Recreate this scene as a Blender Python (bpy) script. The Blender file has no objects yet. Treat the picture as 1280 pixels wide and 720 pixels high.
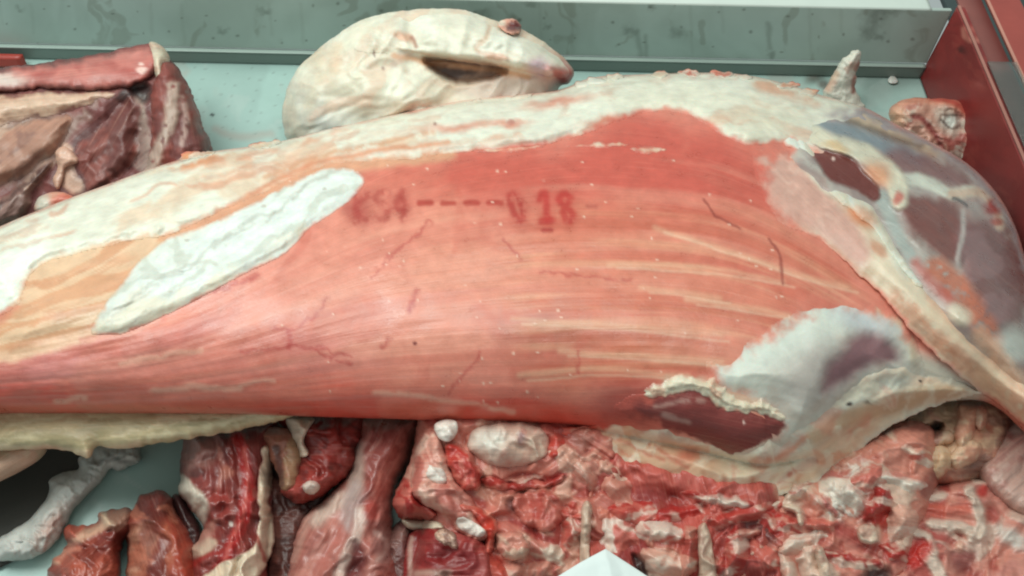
import bpy, math, random
import numpy as np

# ------------------------------------------------------------------ camera, light, exposure
SC = bpy.context.scene
COL = SC.collection
W0, H0, FPX = 1280.0, 720.0, 1065.0
PITCH, ROLL = math.radians(56), math.radians(1.25)
CAM = np.array([0.0, -0.607, 0.9])
_F = np.array([0, math.cos(PITCH), -math.sin(PITCH)])
_R = np.array([1.0, 0, 0]); _U = np.cross(_R, _F)
R_ = _R * math.cos(ROLL) + _U * math.sin(ROLL)
U_ = -_R * math.sin(ROLL) + _U * math.cos(ROLL)
cam = bpy.data.cameras.new('camera'); co = bpy.data.objects.new('camera', cam); COL.objects.link(co)
from mathutils import Matrix
M = Matrix.Identity(4)
for i in range(3):
    M[i][0], M[i][1], M[i][2], M[i][3] = R_[i], U_[i], -_F[i], CAM[i]
co.matrix_world = M
cam.sensor_width = 36; cam.lens = FPX * 36 / W0; cam.clip_start = 0.02; cam.clip_end = 50
SC.camera = co
SC.cycles.filter_width = 2.1
SC.view_settings.view_transform = 'Standard'; SC.view_settings.look = 'None'
SC.view_settings.exposure = 0.0; SC.view_settings.gamma = 1.0; SC.view_settings.use_curve_mapping = False
wd = bpy.data.worlds.new('World'); SC.world = wd; wd.use_nodes = True
bg = wd.node_tree.nodes['Background']; bg.inputs[0].default_value = (0.80, 0.93, 0.90, 1); bg.inputs[1].default_value = 0.46

def area(name, loc, target, size, power, color):
    l = bpy.data.lights.new(name, 'AREA'); l.shape = 'DISK'; l.size = size; l.energy = power; l.color = color
    o = bpy.data.objects.new(name, l); COL.objects.link(o); o.location = loc
    from mathutils import Vector
    o.rotation_euler = (Vector(target) - Vector(loc)).to_track_quat('-Z', 'Y').to_euler()
area('window_light', (-0.95, 0.35, 1.55), (-0.05, 0.15, 0.05), 0.9, 20, (0.90, 1.0, 0.95))
area('ceiling_lamp', (0.0, 0.55, 2.2), (0.1, 0.0, 0.05), 1.3, 18, (0.97, 1.0, 0.93))

# ------------------------------------------------------------------ projection helpers
def rays(px, py):
    px = np.asarray(px, float); py = np.asarray(py, float)
    return (_F + np.multiply.outer((px - W0 / 2) / FPX, R_) + np.multiply.outer((H0 / 2 - py) / FPX, U_))
def t_plane(px, py, p0, n):
    d = rays(px, py); return ((p0 - CAM) @ n) / (d @ n)
def at(px, py, t):
    return CAM + rays(px, py) * np.asarray(t)[..., None]
def at_z(px, py, z):
    return at(px, py, t_plane(px, py, np.array([0, 0, z]), np.array([0, 0, 1.0])))
def proj(P):
    v = P - CAM; z = v @ _F
    return W0 / 2 + FPX * (v @ R_) / z, H0 / 2 - FPX * (v @ U_) / z
def flat(z):
    return lambda px, py: t_plane(px, py, np.array([0, 0, z]), np.array([0, 0, 1.0]))
def lean(px0, py0, z0, tilt):
    a = math.radians(tilt); p = at_z(np.array(px0), np.array(py0), z0)
    n = np.array([0, -math.sin(a), math.cos(a)])
    return lambda px, py: t_plane(px, py, p, n)

# ------------------------------------------------------------------ noise and outlines
def _h(ix, iy, s):
    n = (ix.astype(np.int64) * 374761393 + iy.astype(np.int64) * 668265263 + s * 1442695041) & 0xffffffff
    n = ((n ^ (n >> 13)) * 1274126177) & 0xffffffff
    return ((n ^ (n >> 16)) & 0xffff) / 65535.0
def vn(x, y, s=0):
    x = np.asarray(x, float); y = np.asarray(y, float)
    ix = np.floor(x); iy = np.floor(y); fx = x - ix; fy = y - iy
    fx = fx * fx * fx * (fx * (fx * 6 - 15) + 10); fy = fy * fy * fy * (fy * (fy * 6 - 15) + 10)
    a = _h(ix, iy, s); b = _h(ix + 1, iy, s); c = _h(ix, iy + 1, s); d = _h(ix + 1, iy + 1, s)
    return (a + (b - a) * fx) * (1 - fy) + (c + (d - c) * fx) * fy
def fbm(x, y, s=0, o=4):
    r = 0; a = .5
    for k in range(o):
        r = r + a * vn(x, y, s + k * 17); x = x * 2.03 + 11.3; y = y * 2.03 + 5.7; a *= .5
    return r / (1 - .5 ** o)
def sstep(a, b, x):
    t = np.clip((x - a) / (b - a), 0, 1); return t * t * (3 - 2 * t)
def smooth(pts, n=5, closed=True):
    P = np.array(pts, float); N = len(P); out = []
    rng = range(N) if closed else range(N - 1)
    for i in rng:
        if closed: p0, p1, p2, p3 = P[i - 1], P[i], P[(i + 1) % N], P[(i + 2) % N]
        else: p0, p1, p2, p3 = P[max(i - 1, 0)], P[i], P[i + 1], P[min(i + 2, N - 1)]
        for k in range(n):
            t = k / n
            out.append(.5 * (2 * p1 + (p2 - p0) * t + (2 * p0 - 5 * p1 + 4 * p2 - p3) * t * t + (3 * p1 - p0 - 3 * p2 + p3) * t ** 3))
    if not closed: out.append(P[-1])
    return np.array(out)
def ragged(poly, amp, freq=.08, s=0, step=3.0):
    """resample an outline and push it in and out by noise: torn, uneven edges"""
    P = np.vstack([poly, poly[:1]]); seg = np.hypot(*np.diff(P, axis=0).T); L = np.r_[0, np.cumsum(seg)]
    n = max(12, int(L[-1] / step)); u = np.linspace(0, L[-1], n, endpoint=False)
    Q = np.c_[np.interp(u, L, P[:, 0]), np.interp(u, L, P[:, 1])]
    T = np.roll(Q, -1, 0) - np.roll(Q, 1, 0); T /= np.maximum(np.hypot(*T.T), 1e-6)[:, None]
    k = (fbm(Q[:, 0] * freq, Q[:, 1] * freq, s, 3) - .5) * 2 * amp
    return Q + np.c_[-T[:, 1], T[:, 0]] * k[:, None]
def sdist(px, py, poly, closed=True, near=False):
    """distance to outline, positive inside; optionally nearest boundary points"""
    best = np.full(px.shape, 1e18); ins = np.zeros(px.shape, bool)
    if near: nx = np.zeros(px.shape); ny = np.zeros(px.shape)
    N = len(poly)
    for i in range(N if closed else N - 1):
        ax, ay = poly[i]; bx, by = poly[(i + 1) % N]; dx, dy = bx - ax, by - ay; l2 = dx * dx + dy * dy + 1e-12
        t = np.clip(((px - ax) * dx + (py - ay) * dy) / l2, 0, 1)
        qx = ax + t * dx; qy = ay + t * dy; d = (px - qx) ** 2 + (py - qy) ** 2
        m = d < best; best = np.where(m, d, best)
        if near: nx = np.where(m, qx, nx); ny = np.where(m, qy, ny)
        if closed and (ay != by):
            c = ((ay > py) != (by > py)) & (px < (bx - ax) * (py - ay) / (by - ay) + ax); ins ^= c
    d = np.sqrt(best)
    if closed: d = np.where(ins, d, -d)
    return (d, nx, ny) if near else d
def lin(c):
    c = np.array(c, float) / 255.0
    c = np.clip(c * 1.03 - .03 * (c @ np.array([.3, .59, .11])), .01, .95)
    return np.where(c <= .04045, c / 12.92, ((c + .055) / 1.055) ** 2.4)

# ------------------------------------------------------------------ tissue: colour patches, small relief, grain direction
class Tissue:
    def __init__(s, px, py, base, seed=0, fib=.3, rough=.42, fine=.5):
        s.x = px; s.y = py; s.seed = seed; n = px.shape
        s.c = np.ones(n + (3,)) * lin(base); s.h = np.zeros(n)
        s.fib = np.full(n, fib); s.rg = np.full(n, rough); s.fine = np.full(n, fine)
        s.fx = px / 100.0; s.fy = py / 100.0
        s.k = 0
    def grain(s, ang):
        a = math.radians(ang)
        s.fx = (s.x * math.cos(a) + s.y * math.sin(a)) / 100; s.fy = (-s.x * math.sin(a) + s.y * math.cos(a)) / 100
    def _warp(s, sl, w, f=.05):
        x, y = s.x[sl], s.y[sl]
        if not w: return x, y
        s.k += 1; sd = s.seed * 31 + s.k * 7
        return x + (fbm(x * f, y * f, sd, 3) - .5) * 2 * w, y + (fbm(x * f, y * f, sd + 3, 3) - .5) * 2 * w
    def _mix(s, sl, m, col, h, rg, fib, fine):
        if col is not None: s.c[sl] = s.c[sl] * (1 - m[:, None]) + lin(col) * m[:, None]
        if h: s.h[sl] += m * h
        if rg is not None: s.rg[sl] = s.rg[sl] * (1 - m) + rg * m
        if fib is not None: s.fib[sl] = s.fib[sl] * (1 - m) + fib * m
        if fine is not None: s.fine[sl] = s.fine[sl] * (1 - m) + fine * m
    def _box(s, P, mar):
        return np.nonzero((s.x > P[:, 0].min() - mar) & (s.x < P[:, 0].max() + mar) & (s.y > P[:, 1].min() - mar) & (s.y < P[:, 1].max() + mar))[0]
    def poly(s, pts, col, soft=5, op=1, warp=5, h=0, rg=None, fib=None, fine=None, f=.05, sm=3):
        P = smooth(pts, sm); sl = s._box(P, soft + warp + 2)
        if not len(sl): return
        x, y = s._warp(sl, warp, f); d = sdist(x, y, P)
        s._mix(sl, sstep(-soft, soft, d) * op, col, h, rg, fib, fine)
    def line(s, pts, w, col, soft=2, op=1, warp=3, h=0, rg=None, fib=None, fine=None, f=.06, w1=None, breakup=0):
        P = smooth(pts, 4, False); sl = s._box(P, w + soft + warp + 2)
        if not len(sl): return
        x, y = s._warp(sl, warp, f); d = -sdist(x, y, P, False)
        d = np.abs(d)
        m = (1 - sstep(w / 2 - soft / 2, w / 2 + soft, d)) * op
        if breakup: m = m * sstep(breakup - .2, breakup + .15, fbm(s.x[sl] * .12, s.y[sl] * .12, s.seed + s.k, 3))
        s._mix(sl, m, col, h, rg, fib, fine)
    def blob(s, cx, cy, rx, ry, col, ang=0, soft=.5, op=1, warp=4, h=0, rg=None, fib=None, fine=None, f=.05):
        r = max(rx, ry); P = np.array([[cx - r, cy - r], [cx + r, cy + r]]); sl = s._box(P, r * soft + warp + 3)
        if not len(sl): return
        x, y = s._warp(sl, warp, f); a = math.radians(ang); u = (x - cx) * math.cos(a) + (y - cy) * math.sin(a); v = -(x - cx) * math.sin(a) + (y - cy) * math.cos(a)
        d = np.sqrt((u / rx) ** 2 + (v / ry) ** 2)
        s._mix(sl, (1 - sstep(1 - soft, 1 + soft, d)) * op, col, h, rg, fib, fine)
    def mott(s, col, scale, thr, op=1, soft=.08, h=0, o=4, aniso=(1, 1), region=None, rsoft=10, rg=None):
        s.k += 1; sd = s.seed * 13 + s.k * 29
        sl = np.arange(len(s.x)) if region is None else s._box(smooth(region, 3), rsoft)
        if not len(sl): return
        x, y = s.fx[sl] * 100 / scale, s.fy[sl] * 100 / scale
        wx = (fbm(x * .7, y * .7, sd + 5, 3) - .5) * 2.2; wy = (fbm(x * .7, y * .7, sd + 9, 3) - .5) * 2.2
        v = fbm(x * aniso[0] + wx, y * aniso[1] + wy, sd, o)
        m = sstep(thr - soft, thr + soft, v) * op
        if region is not None: m = m * sstep(-rsoft, rsoft, sdist(s.x[sl], s.y[sl], smooth(region, 3)))
        s._mix(sl, m, col, h, rg, None, None)
    def folds(s, scale, amp, aniso=(1, 1), o=4):
        """ridged noise relief: creases and lumps"""
        s.k += 1; sd = s.seed * 19 + s.k * 23
        x, y = s.fx * 100 / scale, s.fy * 100 / scale
        wx = (fbm(x * .8, y * .8, sd + 5, 3) - .5) * 1.5; wy = (fbm(x * .8, y * .8, sd + 9, 3) - .5) * 1.5
        v = fbm(x * aniso[0] + wx, y * aniso[1] + wy, sd, o)
        s.h += amp * (1 - 2 * np.abs(v - .5) * 2)
    def lumps(s, scale, amp, aniso=(1, 1), o=3):
        s.k += 1; sd = s.seed * 19 + s.k * 23
        s.h += amp * (fbm(s.fx * 100 / scale * aniso[0], s.fy * 100 / scale * aniso[1], sd, o) - .5) * 2

# ------------------------------------------------------------------ materials
def meat_mat(name, sss=.12, coat=.25, fibre_scale=26, spec=.5):
    m = bpy.data.materials.new(name); m.use_nodes = True; nt = m.node_tree; N = nt.nodes; L = nt.links
    b = N['Principled BSDF']
    def nd(t, **kw):
        n = N.new(t)
        for k, v in kw.items(): setattr(n, k, v)
        return n
    def math_(op, a, bb, clamp=False):
        n = nd('ShaderNodeMath', operation=op, use_clamp=clamp)
        for i, v in enumerate((a, bb)):
            if isinstance(v, (int, float)): n.inputs[i].default_value = v
            else: L.new(v, n.inputs[i])
        return n.outputs[0]
    col = nd('ShaderNodeAttribute', attribute_name='tissue_colour')
    flow = nd('ShaderNodeAttribute', attribute_name='grain')
    prm = nd('ShaderNodeAttribute', attribute_name='surface')
    sep = nd('ShaderNodeSeparateXYZ'); L.new(prm.outputs['Vector'], sep.inputs[0])
    mp = nd('ShaderNodeMapping'); mp.inputs['Scale'].default_value = (.8, fibre_scale * 1.7, 1); L.new(flow.outputs['Vector'], mp.inputs[0])
    nf = nd('ShaderNodeTexNoise'); nf.inputs['Scale'].default_value = 1; nf.inputs['Detail'].default_value = 5; nf.inputs['Roughness'].default_value = .6
    L.new(mp.outputs[0], nf.inputs['Vector'])
    ob = nd('ShaderNodeTexCoord')
    n1 = nd('ShaderNodeTexNoise'); n1.inputs['Scale'].default_value = 55; n1.inputs['Detail'].default_value = 6; n1.inputs['Roughness'].default_value = .62
    L.new(ob.outputs['Object'], n1.inputs['Vector'])
    n2 = nd('ShaderNodeTexNoise'); n2.inputs['Scale'].default_value = 260; n2.inputs['Detail'].default_value = 4
    L.new(ob.outputs['Object'], n2.inputs['Vector'])
    # colour variation
    fv = math_('MULTIPLY', math_('SUBTRACT', nf.outputs['Fac'], .5), math_('MULTIPLY', sep.outputs['X'], 1.6))
    mv = math_('MULTIPLY', math_('SUBTRACT', n1.outputs['Fac'], .5), .55)
    fac = math_('ADD', math_('ADD', fv, mv), 1.0)
    mul = nd('ShaderNodeVectorMath', operation='SCALE'); L.new(col.outputs['Color'], mul.inputs[0]); L.new(fac, mul.inputs['Scale'])
    # pale fibres show fat between muscle bundles
    mr = nd('ShaderNodeMapRange'); mr.inputs['From Min'].default_value = .56; mr.inputs['From Max'].default_value = .72
    L.new(nf.outputs['Fac'], mr.inputs['Value'])
    pf = math_('MULTIPLY', mr.outputs[0], math_('MULTIPLY', sep.outputs['X'], .55), True)
    mx = nd('ShaderNodeMix', data_type='RGBA'); L.new(pf, mx.inputs['Factor']); L.new(mul.outputs[0], mx.inputs['A']); mx.inputs['B'].default_value = (.66, .40, .29, 1)
    L.new(mx.outputs['Result'], b.inputs['Base Color'])
    # gloss: moist film breaks up
    rg = math_('ADD', sep.outputs['Y'], math_('MULTIPLY', math_('SUBTRACT', n1.outputs['Fac'], .5), .7))
    L.new(math_('MAXIMUM', rg, .12), b.inputs['Roughness'])
    b.inputs['Specular IOR Level'].default_value = spec
    b.inputs['Coat Weight'].default_value = coat; b.inputs['Coat Roughness'].default_value = .18
    b.inputs['Subsurface Weight'].default_value = sss; b.inputs['Subsurface Radius'].default_value = (1, .45, .3); b.inputs['Subsurface Scale'].default_value = .004
    hh = math_('ADD', math_('MULTIPLY', nf.outputs['Fac'], math_('MULTIPLY', sep.outputs['X'], 1.0)), math_('ADD', math_('MULTIPLY', n1.outputs['Fac'], math_('MULTIPLY', sep.outputs['Z'], 1.6)), math_('MULTIPLY', n2.outputs['Fac'], math_('MULTIPLY', sep.outputs['Z'], .35))))
    bp = nd('ShaderNodeBump'); bp.inputs['Strength'].default_value = .6; bp.inputs['Distance'].default_value = .003
    L.new(hh, bp.inputs['Height']); L.new(bp.outputs[0], b.inputs['Normal']); L.new(bp.outputs[0], b.inputs['Coat Normal'])
    return m
MUSCLE = meat_mat('moist_muscle', .14, .24)
FAT = meat_mat('fat', .18, .12, 20)
BONE = meat_mat('cut_bone', .10, .15, 20)
WET = meat_mat('wet_trimmings', .12, .16, 22)

# ------------------------------------------------------------------ objects
def put(o, parent=None):
    COL.objects.link(o)
    if parent: o.parent = parent
    return o
def thing(name, label, cat, px, py, z=0.0, group=None):
    o = bpy.data.objects.new(name, None); o.empty_display_size = .03
    o.location = at_z(np.array(float(px)), np.array(float(py)), z); o['label'] = label; o['category'] = cat
    if group: o['group'] = group
    COL.objects.link(o); return o
def mesh_obj(name, V, faces, mat, parent=None, attrs=None, smooth_=True):
    org = np.array(parent.location) if parent else V.mean(0) * [1, 1, 0] + [0, 0, V[:, 2].min()]
    root = parent
    while root is not None and root.parent is not None:
        root = root.parent; org = org + np.array(root.location)
    me = bpy.data.meshes.new(name)
    F = np.asarray(faces)
    me.vertices.add(len(V)); me.vertices.foreach_set('co', (V - org).astype(np.float32).ravel())
    me.loops.add(F.size); me.loops.foreach_set('vertex_index', F.ravel().astype(np.int32))
    me.polygons.add(len(F)); me.polygons.foreach_set('loop_start', np.arange(0, F.size, F.shape[1], dtype=np.int32))
    if smooth_: me.polygons.foreach_set('use_smooth', np.ones(len(F), bool))
    me.update(calc_edges=True); me.validate()
    if attrs:
        c, g, s = attrs
        a = me.attributes.new('tissue_colour', 'FLOAT_COLOR', 'POINT'); a.data.foreach_set('color', np.c_[c, np.ones(len(c))].astype(np.float32).ravel())
        a = me.attributes.new('grain', 'FLOAT_VECTOR', 'POINT'); a.data.foreach_set('vector', g.astype(np.float32).ravel())
        a = me.attributes.new('surface', 'FLOAT_VECTOR', 'POINT'); a.data.foreach_set('vector', s.astype(np.float32).ravel())
    me.materials.append(mat)
    o = bpy.data.objects.new(name, me)
    if not parent: o.location = org
    return put(o, parent)

def bulge(name, parent, pts, base, T, R, col, paint=None, mat=None, step=2.5, back=.35, raw=False, rag=0, ragf=.08, seed=1, fib=.3, rough=.42, fine=.5, grain=0, power=.5, sm=4, label=None, lift=0.0, soft=False, fade=0, tmod=None):
    """a closed solid piece of tissue: an outline swollen above and below the surface it lies on.
    returns (object, surface function) so that further pieces can lie on it"""
    P = np.array(pts, float) if raw else smooth(pts, sm)
    if rag: P = ragged(P, rag, ragf, seed)
    x0, y0 = P.min(0) - step * 2; x1, y1 = P.max(0) + step * 2
    gx = np.arange(x0, x1 + step, step); gy = np.arange(y0, y1 + step, step); nx, ny = len(gx), len(gy)
    X, Y = np.meshgrid(gx, gy); X = X.ravel(); Y = Y.ravel()
    d, qx, qy = sdist(X, Y, P, True, True)
    inside = d > 0
    q = np.arange(nx * ny).reshape(ny, nx); Q = np.stack([q[:-1, :-1], q[1:, :-1], q[1:, 1:], q[:-1, 1:]], -1).reshape(-1, 4)
    keep = inside[Q].any(1); Q = Q[keep]
    used = np.zeros(nx * ny, bool); used[Q.ravel()] = True
    snap = used & ~inside
    VX = np.where(snap, qx, X); VY = np.where(snap, qy, Y); D = np.where(snap, 0, np.maximum(d, 0))
    ts = Tissue(VX, VY, col, seed, fib, rough, fine)
    if grain is not None: ts.grain(grain)
    if paint: paint(ts)
    u = np.clip(D / R, 0, 1); prof = u * u * (3 - 2 * u) if soft else (1 - (1 - u) ** 2) ** power
    if tmod: prof = prof * tmod(VX, VY)
    if fade:
        fade = fade(VX) if callable(fade) else fade
        k = sstep(0, fade, D + (fbm(VX * .09, VY * .09, seed + 5, 3) - .5) * fade * 1.1 * sstep(0, 3, D))
        uc, uf = base.tint(VX, VY)
        ts.c = uc * (1 - k[:, None]) + ts.c * k[:, None]; ts.fib = uf * (1 - k) + ts.fib * k
    edge = sstep(0, min(R, 14), D)
    f = T * prof + ts.h * edge + lift
    tb = base(VX, VY)
    tf = tb - f
    zlim = flat(.0035)(VX, VY)
    if soft: tf = np.where(snap, tb + .0014, tf)
    tf = np.minimum(tf, zlim - .0005)
    tk = np.minimum(tb - lift + back * T * prof + .0015, zlim)
    tk = np.maximum(tk, tf + np.where(snap, 0, .0004))
    idx = np.full(nx * ny, -1); sel = np.nonzero(used)[0]; idx[sel] = np.arange(len(sel))
    n = len(sel); isb = snap[sel]
    Vf = at(VX[sel], VY[sel], tf[sel])
    bidx = np.full(nx * ny, -1); ns = sel[~isb]; bidx[ns] = n + np.arange(len(ns)); bidx[sel[isb]] = idx[sel[isb]]
    Vb = at(VX[ns], VY[ns], tk[ns])
    V = np.vstack([Vf, Vb]); Fa = np.vstack([idx[Q], bidx[Q][:, ::-1]])
    ids = np.r_[sel, ns]
    g = np.c_[ts.fx[ids], ts.fy[ids], np.zeros(len(ids))]
    s = np.c_[ts.fib[ids], ts.rg[ids], ts.fine[ids]]
    o = mesh_obj(name, V, Fa, mat or MUSCLE, parent, (ts.c[ids], g, s))
    if label: o['label'] = label
    TG = tf.reshape(ny, nx)
    TG = np.where((used | inside).reshape(ny, nx), TG, base(X, Y).reshape(ny, nx) - lift)
    def surf(px, py):
        px = np.asarray(px, float); py = np.asarray(py, float)
        a = np.clip((px - gx[0]) / step, 0, nx - 1.001); b = np.clip((py - gy[0]) / step, 0, ny - 1.001)
        i = a.astype(int); j = b.astype(int); fa = a - i; fb = b - j
        v = (TG[j, i] * (1 - fa) + TG[j, i + 1] * fa) * (1 - fb) + (TG[j + 1, i] * (1 - fa) + TG[j + 1, i + 1] * fa) * fb
        out = (px < gx[0]) | (px > gx[-1]) | (py < gy[0]) | (py > gy[-1])
        return np.where(out, base(px, py), v)
    INS = inside.reshape(ny, nx); CG = ts.c.reshape(ny, nx, 3); FG = ts.fib.reshape(ny, nx)
    def tint(px, py):
        i = np.clip(np.rint((px - gx[0]) / step), 0, nx - 1).astype(int); j = np.clip(np.rint((py - gy[0]) / step), 0, ny - 1).astype(int)
        c = CG[j, i].copy(); f = FG[j, i].copy()
        bt_ = getattr(base, 'tint', None)
        if bt_:
            out = ~INS[j, i] | (px < gx[0]) | (px > gx[-1]) | (py < gy[0]) | (py > gy[-1])
            if out.any(): c[out], f[out] = bt_(px[out], py[out])
        return c, f
    surf.tint = tint
    return o, surf
def over(s, fn):
    fn.tint = s.tint; return fn

def board(name, parent, o3, eu, ev, lu, lv, nu, nv, col, paint, mat, thick=.004, kind=None):
    """a thin slab spanned by two directions, with its own stains"""
    eu = np.array(eu, float); ev = np.array(ev, float); w = np.cross(eu, ev)
    A, B = np.meshgrid(np.linspace(0, lu, nu), np.linspace(0, lv, nv)); A = A.ravel(); B = B.ravel()
    V = np.array(o3) + A[:, None] * eu + B[:, None] * ev
    px, py = proj(V); ts = Tissue(px, py, col, 5, 0, .4, .1)
    if paint: paint(ts)
    ts.fx = A * 10; ts.fy = B * 10
    q = np.arange(nu * nv).reshape(nv, nu); Q = np.stack([q[:-1, :-1], q[:-1, 1:], q[1:, 1:], q[1:, :-1]], -1).reshape(-1, 4)
    rim = np.r_[q[0, :], q[1:, -1], q[-1, -2::-1], q[-2:0:-1, 0]]; n = nu * nv; m = len(rim)
    Vb = V[rim] - w * thick; bi = n + np.arange(m)
    side = np.stack([rim, bi, np.roll(bi, -1), np.roll(rim, -1)], -1)
    corner = V[[q[0, 0], q[0, -1], q[-1, -1], q[-1, 0]]] - w * thick
    V = np.vstack([V, Vb, corner]); c0 = n + m
    Fa = np.vstack([Q, side, [[c0 + 3, c0 + 2, c0 + 1, c0]]])
    ids = np.r_[np.arange(n), rim, [q[0, 0], q[0, -1], q[-1, -1], q[-1, 0]]]
    o = mesh_obj(name, V, Fa, mat, parent, (ts.c[ids], np.c_[ts.fx[ids], ts.fy[ids], 0 * ids], np.c_[ts.fib[ids], ts.rg[ids], ts.fine[ids]]), False)
    return o

def panel_mat(name, rough, metallic=0.0, wear=.12, coat=0.0):
    m = bpy.data.materials.new(name); m.use_nodes = True; nt = m.node_tree; N = nt.nodes; L = nt.links; b = N['Principled BSDF']
    a = N.new('ShaderNodeAttribute'); a.attribute_name = 'tissue_colour'
    tc = N.new('ShaderNodeTexCoord'); n = N.new('ShaderNodeTexNoise'); n.inputs['Scale'].default_value = 9; n.inputs['Detail'].default_value = 7; n.inputs['Roughness'].default_value = .65
    L.new(tc.outputs['Object'], n.inputs['Vector'])
    mr = N.new('ShaderNodeMapRange'); mr.inputs['From Min'].default_value = .3; mr.inputs['From Max'].default_value = .7; mr.inputs['To Min'].default_value = 1 - wear; mr.inputs['To Max'].default_value = 1 + wear
    L.new(n.outputs['Fac'], mr.inputs['Value'])
    v = N.new('ShaderNodeVectorMath'); v.operation = 'SCALE'; L.new(a.outputs['Color'], v.inputs[0]); L.new(mr.outputs[0], v.inputs['Scale']); L.new(v.outputs[0], b.inputs['Base Color'])
    mr2 = N.new('ShaderNodeMapRange'); mr2.inputs['To Min'].default_value = rough - .1; mr2.inputs['To Max'].default_value = rough + .12; L.new(n.outputs['Fac'], mr2.inputs['Value']); L.new(mr2.outputs[0], b.inputs['Roughness'])
    b.inputs['Metallic'].default_value = metallic; b.inputs['Coat Weight'].default_value = coat
    n2 = N.new('ShaderNodeTexNoise'); n2.inputs['Scale'].default_value = 60; n2.inputs['Detail'].default_value = 3; L.new(tc.outputs['Object'], n2.inputs['Vector'])
    bp = N.new('ShaderNodeBump'); bp.inputs['Strength'].default_value = .12; bp.inputs['Distance'].default_value = .002; L.new(n2.outputs['Fac'], bp.inputs['Height']); L.new(bp.outputs[0], b.inputs['Normal'])
    return m
METAL = panel_mat('painted_sheet_metal', .38, wear=.05)
TRAYM = panel_mat('enamelled_tray', .32, wear=.07)
REDM = panel_mat('red_painted_wood', .42, wear=.14)
DARKM = panel_mat('dark_matte', .7, wear=.1)
PAPER = panel_mat('white_paper', .7, wear=.03)
CLEAR = bpy.data.materials.new('clear_plastic'); CLEAR.use_nodes = True
_b = CLEAR.node_tree.nodes['Principled BSDF']; _b.inputs['Transmission Weight'].default_value = .9; _b.inputs['Roughness'].default_value = .12; _b.inputs['Base Color'].default_value = (.55, .6, .58, 1); _b.inputs['IOR'].default_value = 1.1

# ================================================================== SETTING: tray, back panel, red side panel
yw = float(at_z(np.array(640.), np.array(84.), 0)[1])       # wall line on the tray
xr = float(at_z(np.array(1150.), np.array(97.), 0)[0])       # red panel line
zt = .118
def paint_tray(t):
    t.mott((150, 172, 166), 90, .55, .5)
    t.blob(1100, 100, 45, 16, (126, 138, 132), op=.7)
    t.blob(335, 72, 16, 4, (62, 52, 46), op=.9, soft=.7)
    t.blob(268, 143, 2.5, 2.2, (50, 55, 55)); t.blob(1018, 99, 12, 7, (80, 62, 52), op=.7, soft=.8); t.blob(1030, 108, 7, 5, (88, 60, 52), op=.7)
    t.mott((176, 190, 184), 25, .68, .35, soft=.05); t.mott((176, 150, 140), 70, .68, .35); t.line([(270, 160), (300, 172), (340, 168)], 6, (170, 140, 130), soft=6, op=.4)
    for k in range(40): t.blob(230 + (k * 97) % 130, 80 + (k * 61) % 95, 1.2 + k % 3 * .4, 1.1, (120, 130, 126), op=.5, warp=0)
    for k in range(30): t.line([(100 + (k * 83) % 160, 560 + (k * 47) % 90), (112 + (k * 83) % 160, 566 + (k * 47) % 90)], 1, (190, 200, 196), soft=1.5, op=.3, warp=2)
tray = board('tray_floor', None, (-1.0, -.75, 0), (1, 0, 0), (0, 1, 0), 1.0 + xr, yw + .75 + .0, 520, 420, (168, 194, 187), paint_tray, TRAYM, .02)
tray['kind'] = 'structure'

bp_ = thing('back_panel', 'pale grey green metal back panel of the tray with dark specks of dirt', 'panel', 640, 84)
def paint_panel(t):
    for (cx, cy, rx, ry) in [(815, 5, 5, 7), (786, 38, 9, 6), (848, 42, 8, 6), (1094, 22, 14, 9), (1085, 38, 9, 8), (1100, 48, 7, 4), (963, 70, 5, 5), (280, 38, 5, 3.5), (330, 15, 8, 4), (603, 17, 9, 5), (684, 34, 4, 3), (663, 3, 8, 5), (26, 10, 4, 3), (1110, 13, 16, 5)]:
        t.blob(cx, cy, rx, ry, (92, 96, 86), op=.5, soft=.9, warp=6, f=.15)
    for pts in [[(798, 40), (800, 60), (795, 84)], [(806, 45), (808, 70), (806, 86)], [(960, 30), (963, 60)], [(640, 20), (650, 60)]]:
        t.line(pts, 4, (112, 118, 108), soft=4, op=.4, warp=3)
    t.mott((150, 164, 154), 110, .5, .35, soft=.15); t.mott((136, 138, 124), 30, .7, .4, soft=.06, aniso=(1, .5))
    for k in range(60): t.blob((k * 211) % 1180, 2 + (k * 37) % 72, 1 + k % 4 * .5, 1 + k % 3 * .5, (100, 102, 92), op=.55, warp=1)
    for k in range(14): t.line([((k * 337) % 1160, 5), ((k * 337) % 1160 + 3, 30 + (k * 13) % 40)], 2.5, (148, 158, 148), soft=3, op=.2, warp=2)
PC = (190, 205, 198)
board('panel_face', bp_, (-1.0, yw, .026), (1, 0, 0), (0, .0523, .9986), 1.0 + xr, zt - .026, 900, 90, PC, paint_panel, METAL, .006)
board('base_rail', bp_, (-1.0, yw - .006, .001), (1, 0, 0), (0, 0, 1), 1.0 + xr - .001, .021, 500, 8, (128, 140, 134), None, METAL, .004)
board('rail_top', bp_, (-1.0, yw - .0068, .0235), (1, 0, 0), (0, 1, 0), 1.0 + xr - .001, .0088, 300, 5, (168, 182, 174), None, METAL, .0012)
board('top_lip', bp_, (-1.0, yw + .0048, zt + .002), (1, 0, 0), (0, 1, 0), 1.0 + xr - .03, .05, 300, 12, (208, 216, 208), None, METAL, .004)
vt = thing('dark_bracket', 'small dark bracket at the corner above the back panel', 'bracket', 1175, 3, zt)
board('bracket_body', vt, (xr - .045, yw + .03, zt + .004), (1, 0, 0), (0, 1, 0), .06, .04, 10, 10, (38, 44, 38), None, DARKM, .0015)

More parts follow.
